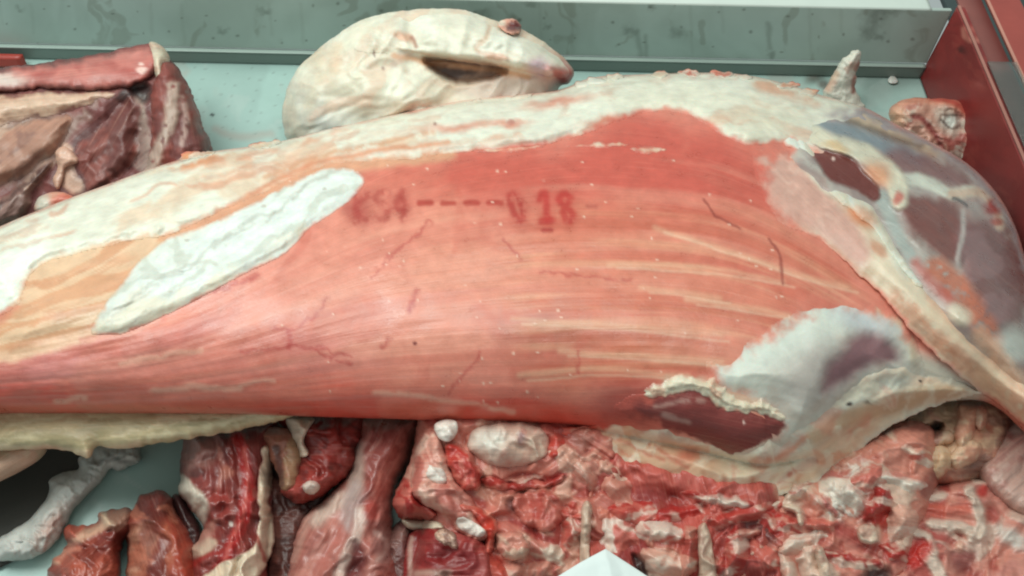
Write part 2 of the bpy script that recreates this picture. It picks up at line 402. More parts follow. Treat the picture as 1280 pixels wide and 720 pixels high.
rp = thing('red_side_panel', 'red painted side panel closing the tray at the right', 'panel', 1200, 200)
def paint_red(t):
    t.blob(1204, 62, 6, 5, (70, 26, 26), op=.9, soft=.6)
    t.line([(1204, 36), (1206, 45), (1212, 50)], 5, (190, 120, 105), soft=3, op=.7)
    t.blob(1226, 103, 6, 5, (170, 88, 80), op=.5, soft=.8)
    t.mott((112, 36, 36), 40, .55, .5); t.mott((150, 66, 58), 18, .68, .35, soft=.05)
zr = .128
board('panel_face', rp, (xr, yw - .0005, .0), (0, -1, 0), (0, 0, 1), 1.3, zr, 300, 60, (134, 46, 44), paint_red, REDM, .012)
def paint_led(t):
    t.mott((120, 60, 56), 30, .5, .4); t.mott((176, 110, 100), 12, .66, .5, soft=.05)
board('rail', rp, (xr + .0125, yw + .05, zr - .012), (0, -1, 0), (1, 0, 0), 1.35, -.001 + .036, 300, 14, (112, 62, 58), paint_led, REDM, -.004)
board('top_board', rp, (xr + .0485, yw + .06, zr - .004), (0, -1, 0), (1, 0, 0), 1.36, .046, 300, 14, (176, 80, 70), paint_led, REDM, -.006)
board('edge_strip', rp, (xr + .0005, yw, zr + .001), (0, -1, 0), (1, 0, 0), 1.3, .004, 200, 3, (176, 120, 108), None, REDM, -.002)
board('edge_strip', rp, (xr + .046, yw + .05, zr + .0005), (0, -1, 0), (1, 0, 0), 1.33, .004, 200, 3, (200, 140, 124), None, REDM, -.002)
board('plastic_strip', rp, (xr + .006, yw - .12, zr + .004), (0, -1, 0), (1, 0, 0), .9, .039, 60, 8, (110, 112, 104), None, CLEAR, -.002)
ob_ = board('outer_floor', None, (xr + .096, yw + .4, -.02), (0, -1, 0), (1, 0, 0), 2.0, .6, 20, 20, (62, 74, 74), None, DARKM, -.01); ob_['kind'] = 'structure'

# ================================================================== MAIN CARCASS
TOP = [(-60, 312), (0, 283), (60, 258), (130, 232), (200, 207), (262, 190), (340, 179), (420, 159), (500, 142), (580, 125), (650, 118), (700, 112), (740, 97), (800, 93), (860, 91), (920, 92), (980, 104), (1030, 120), (1080, 134), (1120, 155), (1165, 178), (1210, 205), (1245, 240), (1268, 280), (1284, 330), (1310, 420), (1330, 560)]
TOPR = TOP
BODY = TOP + [(1290, 548), (1250, 512), (1215, 500), (1150, 508), (1100, 520), (1060, 540), (1010, 570), (950, 580), (880, 565), (800, 548), (740, 536), (700, 531), (560, 526), (400, 521), (300, 518), (150, 517), (0, 517), (-60, 517)]
main = thing('meat_carcass', 'large pink skinned carcass with white fat and a red ink stamp reading 018', 'carcass', 640, 400)
def body_flow(t):
    g = np.arange(-400, 1700, 4.0); ker = np.hanning(75); ker /= ker.sum()
    yt = np.interp(t.x, g, np.convolve(np.interp(g, [-100, 0, 200, 330, 460, 700, 900, 1000, 1100, 1280], [450, 435, 390, 320, 225, 172, 190, 240, 330, 420]), ker, 'same'))
    yb = np.interp(t.x, g, np.convolve(np.interp(g, [0, 700, 900, 1100, 1280], [517, 529, 520, 560, 620]), ker, 'same'))
    t.fx = t.x / 100; t.fy = (t.y - yt) / (yb - yt) * 3.4
def streak(t, reg, col, fx, fq, thr, op, soft=.06, rs=30, h=0):
    sl = t._box(smooth(reg, 3), rs)
    t.k += 1; v = fbm(t.fx[sl] * fx, t.fy[sl] * fq + .25 * fbm(t.fx[sl] * .8, t.fy[sl] * .8, t.k, 2), t.seed + t.k * 37, 4)
    m = sstep(thr - soft, thr + soft, v) * op * sstep(-rs, rs, sdist(t.x[sl], t.y[sl], smooth(reg, 3)))
    t._mix(sl, m, col, h, None, None, None)
def ink(t, x, y, segs, s=1.0, col=(158, 30, 28), w=5.5, op=.8, br=.32):
    for sg in segs:
        t.line([(x + a * 15 * s, y + b * 34 * s) for a, b in sg], w * 1.9, col, soft=9, op=op * .28, warp=6, f=.1); t.line([(x + a * 15 * s, y + b * 34 * s) for a, b in sg], w, col, soft=4.2, op=op, warp=1.6, f=.15, breakup=br, fine=None)
def paint_body(t):
    body_flow(t)
    # broad colour zones of the flank muscle, with greyish shade painted in
    t.poly([(440, 210), (560, 196), (700, 182), (800, 142), (930, 182), (1010, 260), (900, 275), (700, 250), (450, 240)], (196, 86, 72), soft=26, op=.92, warp=14, f=.02)
    t.poly([(640, 280), (900, 270), (1040, 320), (1000, 380), (900, 450), (700, 500), (640, 440)], (206, 116, 92), soft=35, op=.85, warp=20, f=.02)
    t.blob(470, 370, 180, 105, (218, 142, 124), soft=.6, op=.9, warp=20, f=.02)
    t.blob(580, 320, 70, 55, (216, 146, 120), soft=.8, op=.5, warp=20, f=.02)
    t.poly([(-60, 455), (120, 428), (300, 400), (420, 430), (400, 470), (150, 490), (-60, 500)], (202, 114, 104), soft=18, op=.8, warp=10, f=.02)
    t.poly([(-60, 485), (200, 476), (420, 472), (640, 490), (700, 505), (760, 520), (760, 560), (-60, 540)], (206, 68, 50), soft=14, op=.85, warp=8, f=.02)
    t.blob(120, 455, 110, 16, (196, 126, 124), ang=-8, soft=.7, op=.7, warp=8)
    t.blob(690, 425, 60, 32, (158, 104, 90), soft=.8, op=.6, warp=12)  # greyish shadow patch painted into the muscle colour
    t.blob(790, 505, 50, 30, (158, 60, 52), soft=.6, op=.9, warp=10)
    t.blob(830, 430, 40, 22, (170, 106, 86), soft=.8, op=.5, warp=10)
    t.blob(790, 445, 60, 20, (196, 104, 70), soft=.8, op=.6, warp=10)
    t.mott((214, 134, 112), 110, .56, .4, soft=.1); t.mott((190, 92, 76), 90, .6, .4, soft=.08)
    # streaky bundles
    FL = [(120, 440), (330, 350), (460, 240), (700, 180), (900, 190), (1080, 350), (1000, 400), (880, 480), (700, 520), (300, 500), (60, 500)]
    streak(t, FL, (224, 156, 134), .4, 5, .58, .32, .13)
    streak(t, FL, (192, 92, 76), .35, 5, .60, .35, .1)
    RF = [(660, 280), (900, 260), (1080, 350), (1020, 400), (900, 470), (700, 480), (640, 400)]
    streak(t, RF, (222, 164, 132), .35, 8, .60, .42, .1, 25, .0003)
    streak(t, RF, (184, 92, 66), .4, 8, .60, .4, .08)
    streak(t, [(0, 430), (300, 400), (450, 440), (640, 490), (640, 520), (0, 515)], (208, 132, 120), .4, 10, .58, .35, .1, 12)
    for pts, w in [([(820, 285), (900, 310), (1000, 345), (1060, 360)], 5), ([(760, 330), (880, 335), (980, 352)], 4), ([(860, 375), (930, 385), (985, 395)], 7), ([(700, 440), (800, 445), (900, 452)], 5), ([(650, 470), (740, 462), (860, 470)], 6), ([(800, 360), (900, 372)], 4), ([(640, 400), (780, 408), (900, 420)], 3)]:
        t.line(pts, w * .7, (226, 184, 152), soft=5, op=.42, warp=3, f=.02, h=.0003); t.line([(x + 12, y + 6) for x, y in pts], 1.5, (232, 200, 172), soft=2.5, op=.4, warp=3, f=.02)
    for pts in [[(880, 250), (895, 270), (925, 285)], [(962, 300), (975, 320), (978, 356)]]:
        t.line(pts, 2.2, (140, 56, 46), soft=2, op=.8, warp=3)
    # pale fat film streaks low on the flank
    for pts, w in [([(150, 455), (200, 445), (250, 440)], 5), ([(190, 488), (240, 485), (300, 486)], 6), ([(70, 500), (105, 498)], 5), ([(300, 480), (340, 476)], 3), ([(470, 490), (560, 500), (640, 515)], 4)]:
        t.line(pts, w, (224, 174, 152), soft=4, op=.55, warp=4, h=.0003, f=.05, breakup=.22, rg=.25)
    # tan fascia upper left
    t.poly([(-60, 420), (0, 397), (22, 378), (30, 350), (60, 318), (150, 295), (232, 280), (200, 330), (150, 372), (112, 414), (60, 432), (-60, 455)], (206, 152, 116), soft=8, op=1, warp=8, f=.03, fib=.08, rg=.5)
    t.mott((222, 190, 158), 60, .52, .7, region=[(0, 400), (60, 320), (230, 280), (150, 370), (100, 420), (0, 440)], aniso=(.5, 1.6))
    t.mott((198, 130, 92), 60, .6, .5, region=[(0, 400), (60, 330), (170, 320), (150, 370), (100, 420), (0, 440)], aniso=(.6, 1.6))
    t.line([(-60, 462), (0, 448), (60, 433), (115, 419)], 12, (222, 180, 148), soft=6, op=.9, warp=4)
    t.line([(100, 425), (160, 416), (200, 400)], 4, (214, 140, 118), soft=3, op=.8)
    # fat and silver skin go on under the pieces laid over the flank
    t.poly([(-62, 306)] + TOP[1:19] + [(1030, 160), (1000, 165), (960, 165), (920, 162), (882, 140), (820, 122), (740, 146), (640, 168), (480, 184), (380, 196), (260, 250), (150, 288), (60, 305), (10, 350), (-62, 400)], (216, 210, 192), soft=5, warp=3, sm=2)
    t.poly([(1010, 150)] + TOP[18:] + [(1300, 520), (1230, 430), (1160, 350), (1100, 260), (1040, 200)], (158, 146, 146), soft=6, warp=3, sm=2)
    t.poly([(950, 470), (1010, 425), (1060, 395), (1110, 405), (1135, 430), (1180, 455), (1230, 490), (1200, 520), (1060, 590), (900, 620), (790, 590), (760, 550), (850, 548), (920, 560), (985, 540), (1000, 515), (975, 500)], (200, 190, 174), soft=12, warp=4)
    t.line([(835, 480), (870, 480), (905, 492), (950, 508), (975, 516)], 12, (206, 180, 156), soft=8, op=.8, warp=5)
    t.line([(215, 296), (290, 263), (360, 232), (420, 206), (475, 200), (560, 190)], 17, (212, 156, 124), soft=7, op=.9, warp=3)
    # blood vessels
    V = (168, 40, 40)
    for pts, w in [([(410, 372), (396, 392), (372, 408), (360, 412)], 2.6), ([(342, 412), (360, 412), (362, 432)], 2.8), ([(362, 432), (390, 436), (412, 446), (438, 456)], 2.8), ([(396, 434), (425, 442), (440, 446)], 1.6), ([(300, 438), (362, 436)], 1.4), ([(540, 276), (512, 300), (490, 318), (466, 346)], 2.6), ([(522, 362), (514, 380), (512, 388)], 4), ([(508, 392), (516, 380)], 2), ([(630, 300), (652, 322)], 2), ([(600, 440), (590, 456), (560, 490)], 2), ([(486, 424), (478, 436)], 2.5), ([(725, 440), (720, 466)], 2), ([(270, 362), (300, 354), (318, 344)], 7), ([(676, 340), (730, 346), (788, 350)], 1.6)]:
        t.line(pts, w, V, soft=3.5, op=.55, warp=5, f=.12, breakup=.28)
    t.blob(518, 428, 2.6, 2.6, (110, 30, 28)); t.blob(436, 262, 9, 10, (150, 50, 44), soft=.8, op=.6); t.blob(452, 262, 12, 18, (156, 52, 46), soft=.8, op=.5)
    # the red ink stamp
    ink(t, 446, 243, [[(0, 0), (0, 1)], [(1, 0), (0, .5), (1, 1)]], .98, (160, 52, 44), 7, .62, .42)
    ink(t, 470, 241, [[(1, .05), (.4, 0), (0, .25), (.9, .55), (.8, .95), (0, 1)]], .98, (160, 52, 44), 6.5, .6, .42)
    ink(t, 493, 240, [[(.7, 0), (0, .62), (1.1, .62)], [(.75, .3), (.75, 1)]], .98, (160, 50, 42), 7, .68, .38)
    for x in (530, 559, 588, 617):
        t.line([(x - 6, 254), (x + 9, 254)], 5.5, (166, 44, 34), soft=3, op=.8, warp=1.5)
    ink(t, 636, 242, [[(.1, .12), (.5, 0), (.95, .3), (1.2, .75), (1.0, 1), (.6, .85), (.2, .45), (.1, .12)]], 1.0, (164, 30, 26), 6.5, .72, .36)
    ink(t, 674, 242, [[(.05, .2), (.5, 0), (.65, .95)], [(.3, 1), (1.0, .98)]], 1.0, (176, 34, 28), 7, .75, .24)
    ink(t, 698, 242, [[(.5, 0), (.05, .22), (.5, .47), (1.2, .75), (.95, 1.0), (.5, .8), (.5, .47), (1, .2), (.5, 0)]], 1.0, (176, 34, 28), 7, .75, .24)
    t.line([(680, 286), (690, 287)], 4, (158, 40, 36), soft=2, op=.7); t.line([(735, 257), (745, 257)], 4, (158, 60, 54), soft=3, op=.5)
    # tiny bright flecks of fat
    rs = np.random.RandomState(4)
    for k in range(90):
        x, y = rs.uniform(330, 1000), rs.uniform(190, 520)
        t.blob(x, y, rs.uniform(.9, 1.9), rs.uniform(.8, 1.6), (236, 200, 180), op=.75, warp=0, h=.0006)
    # form
    t.lumps(160, .005); t.lumps(70, .0016); t.h += .0005 * (fbm(t.fx * .7, t.fy * 10, 5, 3) - .5) * 2
    t.poly([(560, 250), (900, 220), (1040, 330), (900, 460), (650, 480), (520, 400)], None, soft=90, op=1, warp=0, h=.012)
zc = .105
body, S_body = bulge('flank_muscle', main, BODY, flat(zc), .105, 165, (214, 130, 112), paint_body, MUSCLE, 2.0, .3, seed=3, fib=.15, rough=.38, fine=.22, grain=None)

# under-strip of yellowish fat hanging below the flank at left
def p_strip(t):
    t.grain(-3); t.mott((214, 198, 164), 26, .52, .7, aniso=(.25, 1.6)); t.mott((150, 134, 100), 22, .58, .6, aniso=(.25, 1.8))
    t.line([(0, 560), (60, 564), (112, 568), (170, 556)], 9, (220, 190, 160), soft=5, op=.7); t.folds(40, .002, (.15, 2))
    t.blob(60, 562, 20, 6, (200, 130, 110), op=.5)
bulge('lower_fat_strip', main, [(-60, 500), (380, 505), (372, 519), (330, 531), (270, 543), (210, 553), (165, 559), (140, 562), (122, 557), (112, 572), (98, 568), (60, 560), (35, 562), (-60, 562)], flat(.092), .02, 24, (190, 172, 136), p_strip, FAT, 2.0, .6, seed=11, rag=2.5, fib=.25, rough=.5)

# back fat over the upper edge
BF_LOW = [(1036, 214), (1010, 192), (985, 180), (945, 182), (920, 178), (882, 157), (850, 142), (820, 139), (780, 150), (740, 164), (700, 178), (640, 185), (560, 194), (480, 202), (435, 204), (405, 207), (360, 226), (320, 247), (285, 262), (232, 286), (200, 297), (150, 305), (94, 318), (52, 332), (32, 358), (24, 380), (0, 396), (-62, 425)]
BF = [(-62, 306)] + [(x, y + 1.5) for x, y in TOP[1:19]] + [(1062, 160), (1046, 190)] + BF_LOW
def p_bf(t):
    yt = np.interp(t.x, [p[0] for p in TOP], [p[1] for p in TOP])
    t.fx = t.x / 100; t.fy = (t.y - yt) / 100 + .3 * (t.x / 1000)
    t.mott((224, 222, 206), 70, .48, .6, aniso=(.4, 1.4)); t.mott((216, 178, 148), 60, .58, .6, aniso=(.3, 1.8)); t.mott((206, 142, 112), 44, .66, .6, aniso=(.25, 2))
    t.poly([(-60, 330), (0, 320), (60, 290), (50, 330), (28, 370), (0, 396), (-60, 420)], (232, 234, 222), soft=14, op=.8)
    t.poly([(210, 206), (262, 190), (312, 184), (280, 196), (225, 215)], (208, 136, 92), soft=6, op=.85)
    t.line([(120, 235), (160, 222), (200, 208)], 5, (212, 160, 120), soft=6, op=.6)
    t.line([(230, 284), (252, 284)], 6, (176, 104, 70), soft=4, op=.8); t.line([(270, 266), (300, 256), (345, 238)], 5, (178, 110, 82), soft=4, op=.85); t.blob(290, 259, 13, 5, (132, 72, 54), ang=-15, op=.8)
    t.line([(300, 250), (360, 220), (400, 202), (470, 190), (560, 178)], 5, (206, 134, 98), soft=5, op=.85)
    t.line([(330, 222), (400, 196), (480, 178), (540, 166)], 3.5, (204, 150, 116), soft=4, op=.8, breakup=.35)
    t.line([(330, 240), (390, 214), (430, 205)], 6, (226, 196, 170), soft=4, op=.8)
    for c in [(575, 158, 42, 5, -6), (700, 126, 40, 5, -8), (640, 156, 20, 4, 0), (760, 150, 30, 6, -12)]:
        t.blob(c[0], c[1], c[2], c[3], (206, 122, 98), ang=c[4], soft=.9, op=.75, warp=6)
    t.line([(470, 196), (560, 186), (640, 176), (730, 158)], 7, (224, 216, 200), soft=5, op=.7, h=.001)
    t.blob(640, 154, 6, 3, (176, 80, 66), op=.7); t.blob(545, 153, 3, 2, (120, 70, 60), op=.7)
    t.line([(820, 93), (880, 92), (925, 94)], 7, (196, 110, 92), soft=5, op=.8, breakup=.45)
    t.line([(950, 104), (985, 112), (1020, 124)], 14, (208, 148, 116), soft=8, op=.8)
    t.blob(840, 122, 85, 20, (220, 214, 194), soft=.7, op=.7); t.blob(950, 150, 55, 24, (214, 206, 184), soft=.7, op=.7)
    t.mott((200, 150, 124), 30, .68, .4, soft=.08, aniso=(.3, 1.6))
    t.lumps(60, .005, (.4, 1.3)); t.folds(50, .0045, (.3, 1.6)); t.folds(20, .001, (.3, 1.6))
bulge('back_fat', main, BF, S_body, .007, 16, (216, 212, 196), p_bf, FAT, 2.0, .5, seed=7, rag=3, ragf=.05, fib=.12, rough=.5, sm=3, grain=None, soft=True, fade=lambda x: 9 + 16 * sstep(970, 1040, x), fine=.25)
# torn film islands left on the red muscle
for pts in [[(786, 186), (800, 181), (822, 183), (834, 187), (820, 193), (800, 193)], [(706, 183), (750, 177), (790, 180), (750, 186)], [(540, 190), (600, 184), (690, 180), (640, 190)]]:
    bulge('fat_film', main, pts, S_body, .0014, 8, (222, 190, 164), lambda t: t.mott((228, 214, 194), 12, .5, .7), FAT, 1.6, .5, seed=int(pts[0][0]), rag=3, ragf=.12, soft=True, fade=7)

# oval white fat patch
def p_patch(t):
    t.grain(-33); t.mott((222, 226, 220), 40, .5, .7, aniso=(.3, 1.6)); t.mott((186, 186, 172), 30, .6, .6, aniso=(.3, 2))
    t.folds(44, .003, (.22, 1.7)); t.folds(18, .001, (.22, 1.6))
    t.mott((220, 206, 182), 60, .6, .6, aniso=(.3, 1.5)); t.line([(120, 412), (160, 412), (210, 388), (280, 350)], 10, (216, 206, 184), soft=6, op=.6)
    for k in range(9): t.line([(140 + k * 32, 395 - k * 20 - 6 * (k % 3)), (165 + k * 32, 374 - k * 20 - 5 * (k % 2)), (195 + k * 31, 362 - k * 21 + 7 * (k % 3 - 1))], 2, (176, 174, 162), soft=3, op=.6, warp=5, h=-.0012)
    for c in [(214, 364), (232, 300), (330, 258), (405, 236), (340, 240)]: t.blob(c[0], c[1], 3, 1.8, (176, 164, 150), op=.7)
    t.h += .0015
bulge('fat_patch', main, [(112, 416), (116, 401), (139, 367), (169, 330), (210, 296), (262, 277), (319, 251), (360, 229), (405, 210), (435, 209), (456, 221), (450, 240), (424, 262), (390, 285), (356, 319), (311, 341), (262, 367), (210, 394), (161, 416), (127, 420)], S_body, .0032, 16, (214, 216, 208), p_patch, FAT, 1.8, .4, seed=21, rag=1.5, fib=.10, rough=.5, fine=.3, fade=6, soft=True, label='oval white patch of fat on the flank')

# udder fat dome
def p_dome(t):
    t.grain(-40); t.mott((206, 206, 194), 60, .5, .5); t.mott((196, 170, 150), 40, .62, .4)
    t.poly([(896, 445), (960, 412), (1020, 376), (1056, 368), (1110, 390), (1060, 420), (990, 450), (900, 475)], (206, 210, 200), soft=18, op=.8)
    t.blob(1020, 470, 60, 36, (172, 160, 154), ang=-35, soft=.7, op=.8)
    t.blob(1085, 402, 40, 14, (182, 184, 188), ang=20, soft=.8, op=.8)
    t.poly([(1030, 470), (1051, 437), (1070, 418), (1103, 420), (1122, 432), (1122, 453), (1085, 458), (1058, 478), (1028, 488)], (126, 84, 90), soft=13, op=.95, warp=6, h=-.006)
    t.line([(1090, 380), (1122, 396), (1142, 420), (1144, 448)], 10, (214, 196, 164), soft=6, op=.8, h=.002)
    t.lumps(70, .005)
_, S_dome = bulge('udder_fat', main, [(880, 452), (896, 447), (914, 438), (957, 411), (985, 392), (1018, 373), (1056, 366), (1085, 378), (1122, 394), (1141, 413), (1156, 455), (1150, 485), (1090, 504), (1066, 522), (1034, 546), (1004, 560), (980, 560), (962, 532), (943, 512), (896, 490)], S_body, .018, 66, (200, 197, 186), p_dome, FAT, 2.0, .4, seed=23, rag=4, fib=.06, rough=.5, fine=.25, soft=True, fade=24)

# exposed dark muscle, framed by torn fat
def p_dark(t):
    t.grain(12); t.mott((136, 56, 50), 40, .55, .5, aniso=(.3, 1.8)); t.line([(818, 508), (850, 502), (880, 500)], 4, (170, 128, 118), soft=4, op=.7, breakup=.4); t.line([(830, 520), (860, 528)], 5, (176, 140, 130), soft=4, op=.6)
    t.blob(930, 528, 2, 2, (230, 190, 180))
_, S_exp = bulge('exposed_muscle', main, [(770, 505), (790, 495), (836, 488), (880, 486), (905, 508), (955, 512), (984, 524), (974, 546), (950, 556), (915, 570), (890, 560), (850, 545), (800, 532), (772, 524)], S_dome, .004, 26, (116, 42, 38), p_dark, MUSCLE, 2.0, .5, seed=25, fib=.2, rough=.5, soft=True, fade=lambda x: 5 + 26 * sstep(860, 780, x), rag=4)
def p_upf(t):
    t.mott((224, 214, 192), 22, .5, .7); t.mott((196, 140, 116), 18, .64, .6); t.lumps(18, .0035); t.folds(12, .002)
bulge('torn_fat_edge', main, [(806, 486), (824, 476), (846, 468), (873, 471), (893, 474), (911, 489), (930, 500), (953, 500), (975, 511), (984, 528), (955, 519), (915, 517), (899, 513), (868, 493), (836, 496), (809, 500)], S_exp, .0055, 13, (212, 196, 172), p_upf, FAT, 1.6, .5, seed=27, rag=6, ragf=.12, fib=.05, soft=True, fade=5)
APRON = lean(920, 622, .086, 29)
def p_bris(t):
    t.grain(-24)
    t.mott((222, 202, 174), 50, .5, .6, aniso=(.5, 1.3)); t.mott((208, 146, 118), 40, .6, .6, aniso=(.4, 1.5)); t.line([(700, 545), (760, 572), (830, 608), (880, 622), (930, 628)], 12, (200, 116, 98), soft=14, op=.6, warp=8); t.mott((224, 208, 184), 60, .5, .5)
    t.poly([(985, 536), (1030, 508), (1062, 482), (1125, 460), (1140, 480), (1080, 510), (1030, 550), (990, 570), (950, 570), (940, 562)], (200, 202, 190), soft=14, op=.85)
    t.poly([(700, 540), (780, 532), (850, 545), (900, 575), (880, 612), (800, 588), (740, 560)], (212, 160, 126), soft=16, op=.7)
    for pts in [[(715, 542), (770, 550), (830, 575)], [(735, 538), (800, 550), (860, 585)], [(770, 560), (820, 590), (850, 600)]]: t.line(pts, 3, (196, 108, 84), soft=4, op=.7, breakup=.35, h=-.001)
    t.poly([(790, 530), (830, 534), (866, 545), (850, 552), (810, 545)], (188, 178, 164), soft=8, op=.8)
    t.blob(858, 570, 14, 9, (206, 116, 92), soft=.8, op=.8)
    t.line([(966, 612), (990, 590), (1015, 578)], 6, (178, 74, 54), soft=5, op=.8); t.blob(1016, 577, 6, 4, (140, 50, 40)); t.line([(960, 575), (985, 565), (1010, 545)], 5, (200, 126, 96), soft=5, op=.7)
    t.line([(1020, 545), (1070, 520), (1140, 500), (1200, 488)], 18, (192, 156, 124), soft=10, op=.8)
    for pts in [[(905, 595), (908, 625)], [(940, 600), (938, 622)], [(880, 590), (885, 615)]]: t.line(pts, 4, (190, 136, 108), soft=4, op=.7, h=-.0015)
    t.blob(1062, 503, 4, 3, (70, 60, 55)); t.blob(1088, 504, 9, 3, (96, 80, 68), op=.8); t.blob(1150, 477, 2, 2, (60, 50, 46)); t.blob(1046, 588, 6, 3, (40, 36, 34), ang=-20)
    t.lumps(60, .005, (.6, 1.2)); t.folds(60, .003, (.4, 1.3)); t.mott((206, 134, 112), 40, .64, .5); t.mott((226, 214, 192), 22, .6, .6)
bulge('brisket_fat', main, [(690, 534), (750, 531), (796, 529), (836, 533), (867, 543), (897, 555), (915, 566), (943, 555), (958, 540), (972, 547), (985, 533), (1010, 518), (1030, 505), (1060, 479), (1090, 462), (1125, 456), (1160, 468), (1200, 478), (1230, 492), (1195, 502), (1150, 514), (1103, 540), (1056, 581), (1018, 604), (962, 622), (914, 628), (870, 619), (830, 604), (790, 586), (755, 566), (722, 550)], over(S_exp, lambda x, y: -.010 * np.logaddexp(-S_dome(x, y) / .010, -APRON(x, y) / .010) + .002), .017, 44, (214, 186, 160), p_bris, FAT, 1.9, .6, seed=29, rag=6, ragf=.06, fib=.1, rough=.5, fine=.25, soft=True, fade=11, tmod=lambda x, y: .35 + .65 * sstep(720, 900, x))

# hind leg with its muscles under silver skin
LEG = [(1000, 170), (1002, 146), (1030, 126), (1062, 130), (1110, 152), (1165, 180), (1208, 206), (1243, 241), (1266, 281), (1282, 330), (1308, 420), (1325, 560), (1270, 510), (1210, 465), (1160, 415), (1120, 365), (1090, 310), (1060, 270), (1010, 235), (985, 195)]
def p_leg(t):
    t.grain(38); t.mott((172, 164, 158), 50, .5, .5, aniso=(.4, 1.3)); t.mott((128, 108, 106), 40, .6, .5, aniso=(.4, 1.5)); t.mott((190, 186, 176), 40, .62, .5, aniso=(.3, 1.8))
    t.mott((178, 146, 136), 44, .52, .5, aniso=(.4, 1.5)); t.poly([(975, 130), (1012, 140), (1022, 165), (1000, 188), (970, 195)], (212, 206, 190), soft=16)
    t.line([(1002, 138), (1040, 134), (1077, 148), (1127, 168), (1165, 186)], 16, (196, 170, 144), soft=8, op=.9)
    t.line([(1060, 152), (1107, 169), (1150, 182)], 6, (104, 90, 80), soft=6, op=.8)
    t.line([(1010, 150), (1060, 165), (1115, 186), (1150, 200)], 13, (120, 134, 142), soft=8, op=.85)
    t.poly([(1107, 191), (1127, 182), (1169, 199), (1207, 220), (1213, 237), (1173, 232), (1136, 222), (1115, 208)], (122, 84, 84), soft=10, op=.85, h=.003, warp=8)
    t.poly([(1210, 208), (1243, 243), (1262, 280), (1250, 280), (1225, 245)], (176, 172, 170), soft=8, op=.8)
    t.poly([(1127, 245), (1165, 246), (1202, 262), (1198, 328), (1186, 332), (1157, 307), (1132, 278)], (114, 62, 56), soft=9, op=.92, h=.006, warp=8)
    t.poly([(1207, 272), (1252, 287), (1273, 303), (1279, 370), (1257, 410), (1232, 407), (1207, 353), (1200, 328)], (118, 74, 72), soft=12, op=.9, h=.006, warp=9)
    t.mott((156, 122, 122), 40, .54, .5, region=[(1207, 272), (1273, 303), (1257, 410), (1207, 353)])
    t.line([(1203, 262), (1202, 300), (1196, 334)], 4, (184, 172, 166), soft=4, op=.9)
    t.line([(1130, 222), (1161, 228), (1190, 242), (1215, 238)], 12, (206, 206, 192), soft=5, op=.95, h=.003)
    t.line([(1190, 243), (1223, 240), (1246, 262), (1250, 282)], 9, (206, 178, 156), soft=5, op=.9, h=.002)
    t.blob(1240, 260, 11, 10, (150, 40, 36), soft=.6, op=.95, warp=4, f=.1); t.blob(1246, 277, 8, 5, (164, 70, 60), op=.8); t.line([(1190, 248), (1208, 258)], 3, (70, 70, 72), soft=2, op=.8)
    # fat ridge and gap
    t.line([(1006, 160), (1040, 180), (1069, 187), (1094, 199), (1119, 226), (1124, 250)], 20, (212, 204, 182), soft=6, op=.98, h=.0035)
    t.blob(1098, 218, 18, 15, (206, 138, 100), ang=40, soft=.7, op=.8); t.blob(1045, 183, 16, 6, (204, 160, 104), ang=15, op=.6); t.blob(1122, 248, 6, 8, (184, 76, 66), op=.8)
    t.line([(1100, 245), (1119, 287), (1140, 324), (1170, 356)], 13, (158, 164, 158), soft=6, op=.9)
    t.poly([(1000, 171), (1023, 185), (1061, 195), (1082, 216), (1100, 237), (1094, 252), (1065, 236), (1036, 225), (1020, 203)], (104, 48, 42), soft=3, op=1, h=-.007, warp=3)
    t.blob(1042, 200, 2, 1.8, (220, 190, 180))
    t.line([(1170, 335), (1200, 362), (1232, 410), (1250, 440)], 24, (190, 108, 80), soft=10, op=.85, breakup=.3)
    t.blob(1200, 393, 16, 10, (214, 200, 178), ang=35, soft=.6, op=.9, h=.002); t.line([(1145, 330), (1160, 350), (1185, 372)], 10, (180, 80, 66), soft=8, op=.7)
    t.blob(1268, 432, 22, 22, (200, 204, 194), soft=.6, op=.9); t.line([(1225, 420), (1260, 460), (1300, 500)], 18, (206, 166, 140), soft=10, op=.8)
    t.lumps(60, .005); t.folds(60, .002, (.3, 1.5))
bulge('hind_leg', main, LEG, S_body, .022, 60, (156, 138, 132), p_leg, MUSCLE, 2.0, .4, seed=31, fib=.16, rough=.36, fine=.2, grain=None, soft=True, fade=10)

